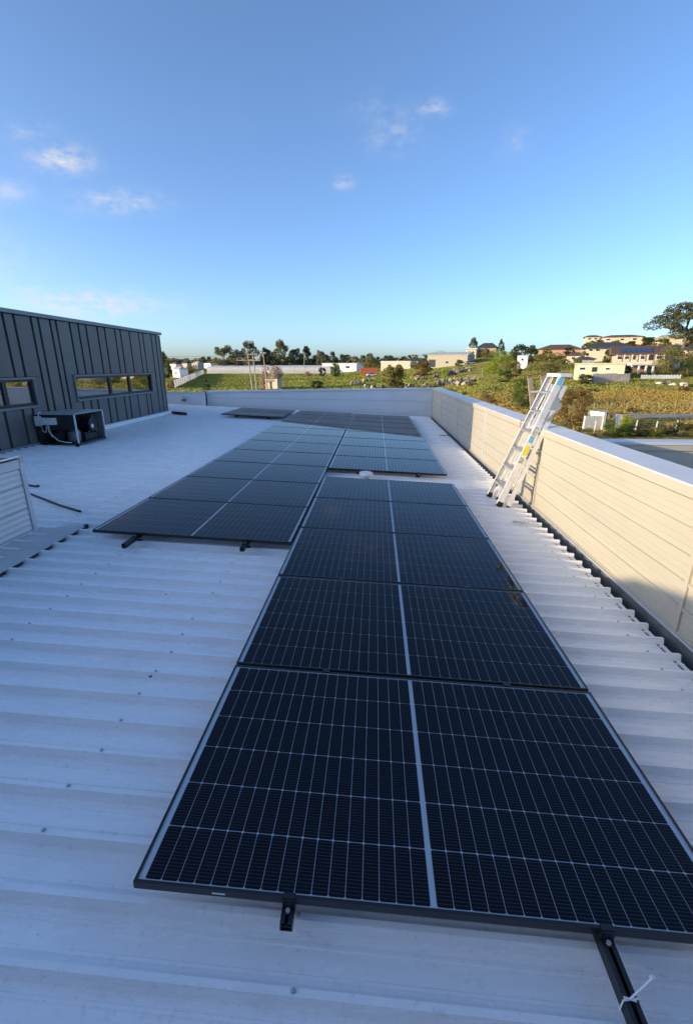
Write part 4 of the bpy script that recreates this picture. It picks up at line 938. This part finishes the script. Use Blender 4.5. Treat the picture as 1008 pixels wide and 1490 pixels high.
# white screen fence running away to the tunnels
A, B = gp(250, 150), gp(296, 292); t = thing('screen_fence', 'white cloth screen fence running along the green field', 'fence', A); n = 22
for k in range(n):
    a, b = A.lerp(B, k / n) - A, A.lerp(B, (k + 1) / n) - A; h = 2.5
    MB().beam(a + Vector((0, 0, -.3)), a + Vector((0, 0, h + .2)), .12, .12).build('post', m_trunk, t)
    a.z = gz(250 + 46 * k / n, 150 + 142 * k / n) - A.z; b.z = gz(250 + 46 * (k + 1) / n, 150 + 142 * (k + 1) / n) - A.z
    MB().quad(a + Vector((0, -.1, 0)), b + Vector((0, -.1, 0)), b + Vector((0, -.1, h + random.uniform(-.2, .2))), a + Vector((0, -.1, h + random.uniform(-.2, .2)))).build('screen_panel', m_tun, t)
# power poles and wires
m_pole = mat('pale_timber_pole', (.40, .33, .25), .85, var=.15, vscale=2)
def pole(px, pxt, yt, d, lab, arms=()):
    p = gp(px, d); h = zat(yt, d) - p.z; lean = (pxt - px) * d / F_H
    t = thing('power_pole', lab, 'pole', p, (0, 0, ANG)); MB().tube([(0, 0, -.5), (lean * .5, 0, h * .5), (lean, 0, h)], .20, 8, .14).build('shaft', m_pole, t)
    for (yy, w, off) in arms:
        z = zat(yy, d) - p.z; x = lean * z / h + off
        arm = MB().box(x - w / 2, x + w / 2, -.32, -.19, z - .1, z + .1).build('crossarm', m_pole, t)
        for s in (-.45, -.2, .2, .45): MB().lathe([(.06, .101), (.07, .2), (.05, .32)], (x + s * w, -.25, z), 8).build('insulator', m_white, arm)
    return p + Vector((RH[0] * lean, RH[1] * lean, h))
a1 = pole(366, 361, 509, 138, 'leaning pale power pole with a long low crossarm', ((524, 6.0, -.4),)); a2 = pole(372, 369, 512, 134, 'straight power pole between the leaning ones', ((516, 2.6, 0), (524.5, 3.2, .3)))
a3 = pole(388, 384, 512, 136, 'bare topped power pole beside the pale pink shed', ((514, 1.6, 0),))
b3 = pole(640, 640, 509, 330, 'distant thin power pole behind the beige shed', ((511, 3.0, 0),)); pole(443, 443, 511, 330, 'distant power pole before the gum row', ((514, 3.0, 0),))
def wire(a, b, sag, lab):
    pts = [a.lerp(b, k / 14) - Vector((0, 0, sag * 4 * (k / 14) * (1 - k / 14))) for k in range(15)]
    tag(MB().tube(pts, .035, 5).build('power_line', mat('wire', (.25, .24, .22), .5)), lab, 'power line', 'overhead power lines')
for k, dz in enumerate((0, .5)): wire(a3 - Vector((0, 0, .2 + dz)), b3 - Vector((0, 0, .3 + dz)), 3.0, 'thin overhead power line strung from the bare topped pole')
for k, dz in enumerate((0, .9)): wire(a2 - Vector((0, 0, .5 + dz)), a1 + Vector((-40, -6, -.6 - dz)), 1.0, 'thin overhead power line leading off behind the plant room')
# rear field fence
p0, p1 = gp(246, 118), gp(640, 112); t = thing('field_fence', 'low post fence along the near edge of the green field', 'fence', p0)
for k in range(46):
    q = p0.lerp(p1, k / 45) - p0; MB().box(q.x - .05, q.x + .05, q.y - .05, q.y + .05, -.3, 1.0 + random.uniform(-.1, .25)).build('post', m_pole, t)
for z in (.5, .9): MB().beam(Vector((0, 0, z)), p1 - p0 + Vector((0, 0, z)), .02, .02, (0, 0, 1)).build('fence_wire', m_screw, t)
# grey wall, white fence, boulders
p = gp(892, 94); t = thing('garden_wall', 'stained grey garden wall before the yellow shed', 'wall', p, (0, 0, ANG)); hh = zat(543.5, 94) - p.z
for k in range(6): MB().box(-3.7 + k * 1.24, -3.7 + k * 1.24 + 1.22, 0, .2, -.6, hh + random.uniform(-.06, .06)).build('wall_panel', gy, t)
p = gp(965, 98); t = thing('picket_fence', 'low white fence before the portico', 'fence', p, (0, 0, ANG))
for k in range(26): MB().box(-4.1 + k * .32, -4.1 + k * .32 + .22, 0, .05, -.3, .85 + random.uniform(-.08, .08)).build('picket', m_white, t)
for z in (.2, .6): MB().box(-4.15, 4.15, .052, .1, z, z + .08).build('rail', m_white, t)
m_stone = mat('pale_stone', (.60, .54, .44), .9, var=.15, vscale=2)
def boulder(px, d, s, lab, grp):
    p = gp(px, d); V = []; n, k = 8, 6; o = MB(); g = random.Random(int(px * 7 + d))
    o.lathe([(s * .45, -.1), (s * .55, s * .15), (s * .42, s * .38), (s * .1, s * .45)], seg=9); o.v = [(x * (1 + g.uniform(-.2, .2)) * 1.5, y * (1 + g.uniform(-.2, .2)), z * (1 + g.uniform(-.15, .25))) for x, y, z in o.v]
    b = o.build('boulder', m_stone); b.location = p; b.rotation_euler = (0, 0, g.random() * 6); tag(b, lab, 'boulder', grp)
for (px, d, s) in ((964, 90, .9), (974, 91, 1.1), (985, 88.5, .9), (1001, 89, 1.0), (1002, 86.5, 1.1)): boulder(px, d, s, 'pale boulder lying in the field before the white fence', 'pale boulders')
# rubble heaps and yard clutter between shed and parapet
cols = [mat('clutter_%d' % k, c, .85, var=.2) for k, c in enumerate(((.30, .25, .18), (.20, .14, .10), (.36, .33, .27), (.12, .10, .09), (.30, .27, .09), (.18, .19, .20)))]
HL = ['heap of broken pallets', 'stack of pale blocks', 'pile of rusty scrap', 'heap of grey rubble', 'pile of old planks', 'stack of yellow crates']
for k in range(26):
    d = random.uniform(112, 180); px = random.uniform(590, 705) if k < 20 else random.uniform(505, 560); p = gp(px, d)
    t = thing('junk_heap', HL[k % 6] + ' in the cluttered yard before the beige shed' if k < 20 else 'low ' + HL[k % 6] + ' near the orange container', 'heap', p, (0, 0, random.random() * 6), 'junk heaps in the yard')
    for j in range(9):
        a = random.uniform(.3, 1.0); b = random.uniform(.15, .6); x, y = random.gauss(0, .9), random.gauss(0, .7); z = random.uniform(0, .5)
        MB().beam((x, y, z), (x + random.uniform(-1, 1), y + random.uniform(-1, 1), z + random.uniform(.1, .9)), a, b, (0, 0, 1)).build('piece', cols[(k + j // 3) % 6], t)
for k in range(16):
    px = random.uniform(600, 705); d = random.uniform(105, 128); p = gp(px, d)
    o = MB().box(-.06, .06, -.06, .06, -.3, random.uniform(1.0, 1.7)).build('fence_post', m_pole); o.location = p; tag(o, 'leaning timber post standing in the cluttered yard', 'post', 'posts in the yard'); o.rotation_euler = (random.uniform(-.1, .1), random.uniform(-.1, .1), 0)
def car(px, d, colr, lab, yaw):
    p = gp(px, d); t = thing('parked_car', lab, 'car', p, (0, 0, ANG + yaw)); m_c = mat('paint_' + lab[:5], colr, .25, spec=.6)
    MB().box(-2.1, 2.1, -.85, .85, .35, .9).build('body', m_c, t, bevel=.1)
    o = MB(); b0 = [(-1.5, -.78), (1.1, -.78), (1.1, .78), (-1.5, .78)]; t0 = [(-1.1, -.65), (.5, -.65), (.5, .65), (-1.1, .65)]
    for i in range(4): j = (i + 1) % 4; o.quad((*b0[i], .902), (*b0[j], .902), (*t0[j], 1.40), (*t0[i], 1.40))
    o.build('cabin_glass', m_pane, t); MB().box(-1.12, .52, -.66, .66, 1.402, 1.46).build('roof', m_c, t, bevel=.03)
    for sx in (-1.3, 1.3):
        for sy in (-.86, .86): MB().tube([(sx, sy - .1, .33), (sx, sy + .1, .33)], .33, 12).build('wheel', m_rubber, t)
car(541, 205, (.75, .76, .76), 'white car parked beside the orange container', .2); car(657, 160, (.06, .08, .16), 'dark blue car parked in the yard before the beige shed', .5); car(683, 196, (.7, .7, .7), 'silver car parked at the end of the beige shed', .3)
# white concrete bay
p = gp(893, 49); t = thing('concrete_bay', 'roofless white concrete bay with dark inside beyond the cream wall', 'wall', p, (0, 0, ANG + .12))
m_conc = mat('white_concrete', (.68, .64, .56), .9, var=.15, vscale=1.6, bump=.4, bscale=6)
MB().box(-2.25, -.22, .0, .22, -.5, 1.6).build('front_wall', m_conc, t); MB().box(-.22, .06, -.12, 2.6, -.6, 1.95).build('side_wall', m_conc, t)
MB().box(.062, 1.9, 2.2, 2.42, -.5, 1.75).build('back_wall', mat('dark_concrete', (.10, .095, .09), .95, var=.5, vscale=2.5), t); MB().box(.062, 1.9, 2.19, 2.45, 1.752, 1.95).build('coping', m_conc, t); MB().box(1.55, 2.2, .2, .5, -.5, 1.7).build('pier', m_conc, t)  # back wall darker than the other bay walls
# wire fence with concrete posts
p0, p1 = gp(880, 47.5), gp(1120, 50); t = thing('wire_fence', 'wire fence on pale posts below the dry field', 'fence', p0)
for k in range(9):
    q = p0.lerp(p1, k / 8) - p0; MB().beam(q + Vector((0, 0, -.4)), q + Vector((random.uniform(-.08, .08), 0, 1.2 + random.uniform(-.15, .1))), .09, .09).build('post', m_conc, t)
for k in range(5): MB().beam(Vector((0, 0, .2 + k * .28)), p1 - p0 + Vector((0, 0, .2 + k * .28)), .012, .012, (0, 0, 1)).build('fence_wire', m_screw, t)
p0, p1 = gp(825, 63), gp(1090, 64.5); t = thing('wire_fence', 'wire fence on thin posts across the dry field', 'fence', p0)
for k in range(12):
    q = p0.lerp(p1, k / 11) - p0; q.z = gz(825 + 265 * k / 11, 63 + 1.5 * k / 11) - p0.z; MB().beam(q + Vector((0, 0, -.4)), q + Vector((random.uniform(-.08, .08), 0, 1.0)), .05, .05).build('post', m_pole, t)
for k in range(3): MB().beam(Vector((0, 0, .3 + k * .4)), p1 - p0 + Vector((0, 0, .3 + k * .4)), .012, .012, (0, 0, 1)).build('fence_wire', m_screw, t)
# track through the field
o = MB(); prev = None
for px in range(905, 1200, 15):
    a, b = gp(px, 57.2), gp(px, 60.6); a.z += .07; b.z += .07
    if prev: o.quad(prev[0], a, b, prev[1])
    prev = (a, b)
tag(o.build('track', mat('grey_track', (.30, .26, .20), .95, var=.25, vscale=.6)), None, None, kind='structure')
# grass blades
def grass(name, n, pxr, dr, h, w, cols_, label):
    dd = np.sqrt(RNG.uniform(dr[0] ** 2, dr[1] ** 2, n)); pp = RNG.uniform(*pxr, n); V = np.zeros((n, 4, 3)); ok = []
    for i in range(n):
        p = gp(pp[i], dd[i]); f = math.sin(p.x * .35 + 1.7 * math.sin(p.y * .21)) + math.sin(p.y * .5 + p.x * .13)
        if 57 < dd[i] < 60.8 and pp[i] > 900: continue
        hh = h * RNG.uniform(.5, 1.3) * (1 + .15 * f); ww = w * RNG.uniform(.6, 1.4); a = RNG.uniform(0, 6.28); e = np.array((math.cos(a), math.sin(a), 0)) * ww; lean = RNG.normal(0, .25, 3) * hh; lean[2] = hh
        b = np.array(p) - (0, 0, .05); V[i] = (b - e, b + e, b + e * .5 + lean, b - e * .5 + lean); ok.append(i)
    V = V[ok].reshape(-1, 3)
    o = put(name, arrmesh(name, V, np.arange(len(V)).reshape(-1, 4), cols_)); tag(o, label, 'grass', kind='stuff')
gd = mat('dry_grass_blade', (.52, .33, .08), .9, col2=(.32, .27, .065), var=.2, vscale=.13, transl=.3); gg = mat('green_grass_blade', (.24, .29, .045), .9, col2=(.34, .31, .07), var=.3, vscale=.05, transl=.3); gm = mat('mixed_grass_blade', (.36, .33, .07), .9, col2=(.22, .24, .05), var=.25, vscale=.09, transl=.3)
grass('dry_grass', 42000, (620, 1120), (48, 84), .20, .13, gd, 'rusty yellow dry grass covering the rough field')
grass('field_grass', 30000, (600, 1120), (82, 135), .20, .20, gm, 'yellow green grass on the slope below the houses')
grass('pasture_grass', 36000, (215, 640), (104, 300), .24, .40, gg, 'short green grass of the wide open pasture')
# distant woods
cen = []; rad = []
for k in range(900):
    px = random.uniform(-500, 1500); d = random.uniform(520, 1300); p = gp(px, d)
    if 660 < px < 1020 and d < 700: continue
    cen.append((p.x, p.y, p.z + random.uniform(1.5, 6))); rad.append(random.uniform(4, 9))
V_, F_ = leaves(cen, rad, 42000, 1.1, .8)
tag(put('distant_woodland', arrmesh('distant_woodland', V_, F_, mat('woodland_leaf', (.055, .060, .030), .85, var=.3, vscale=.01, transl=.2))), 'far off belt of dark woodland along the horizon', 'woodland', kind='stuff')
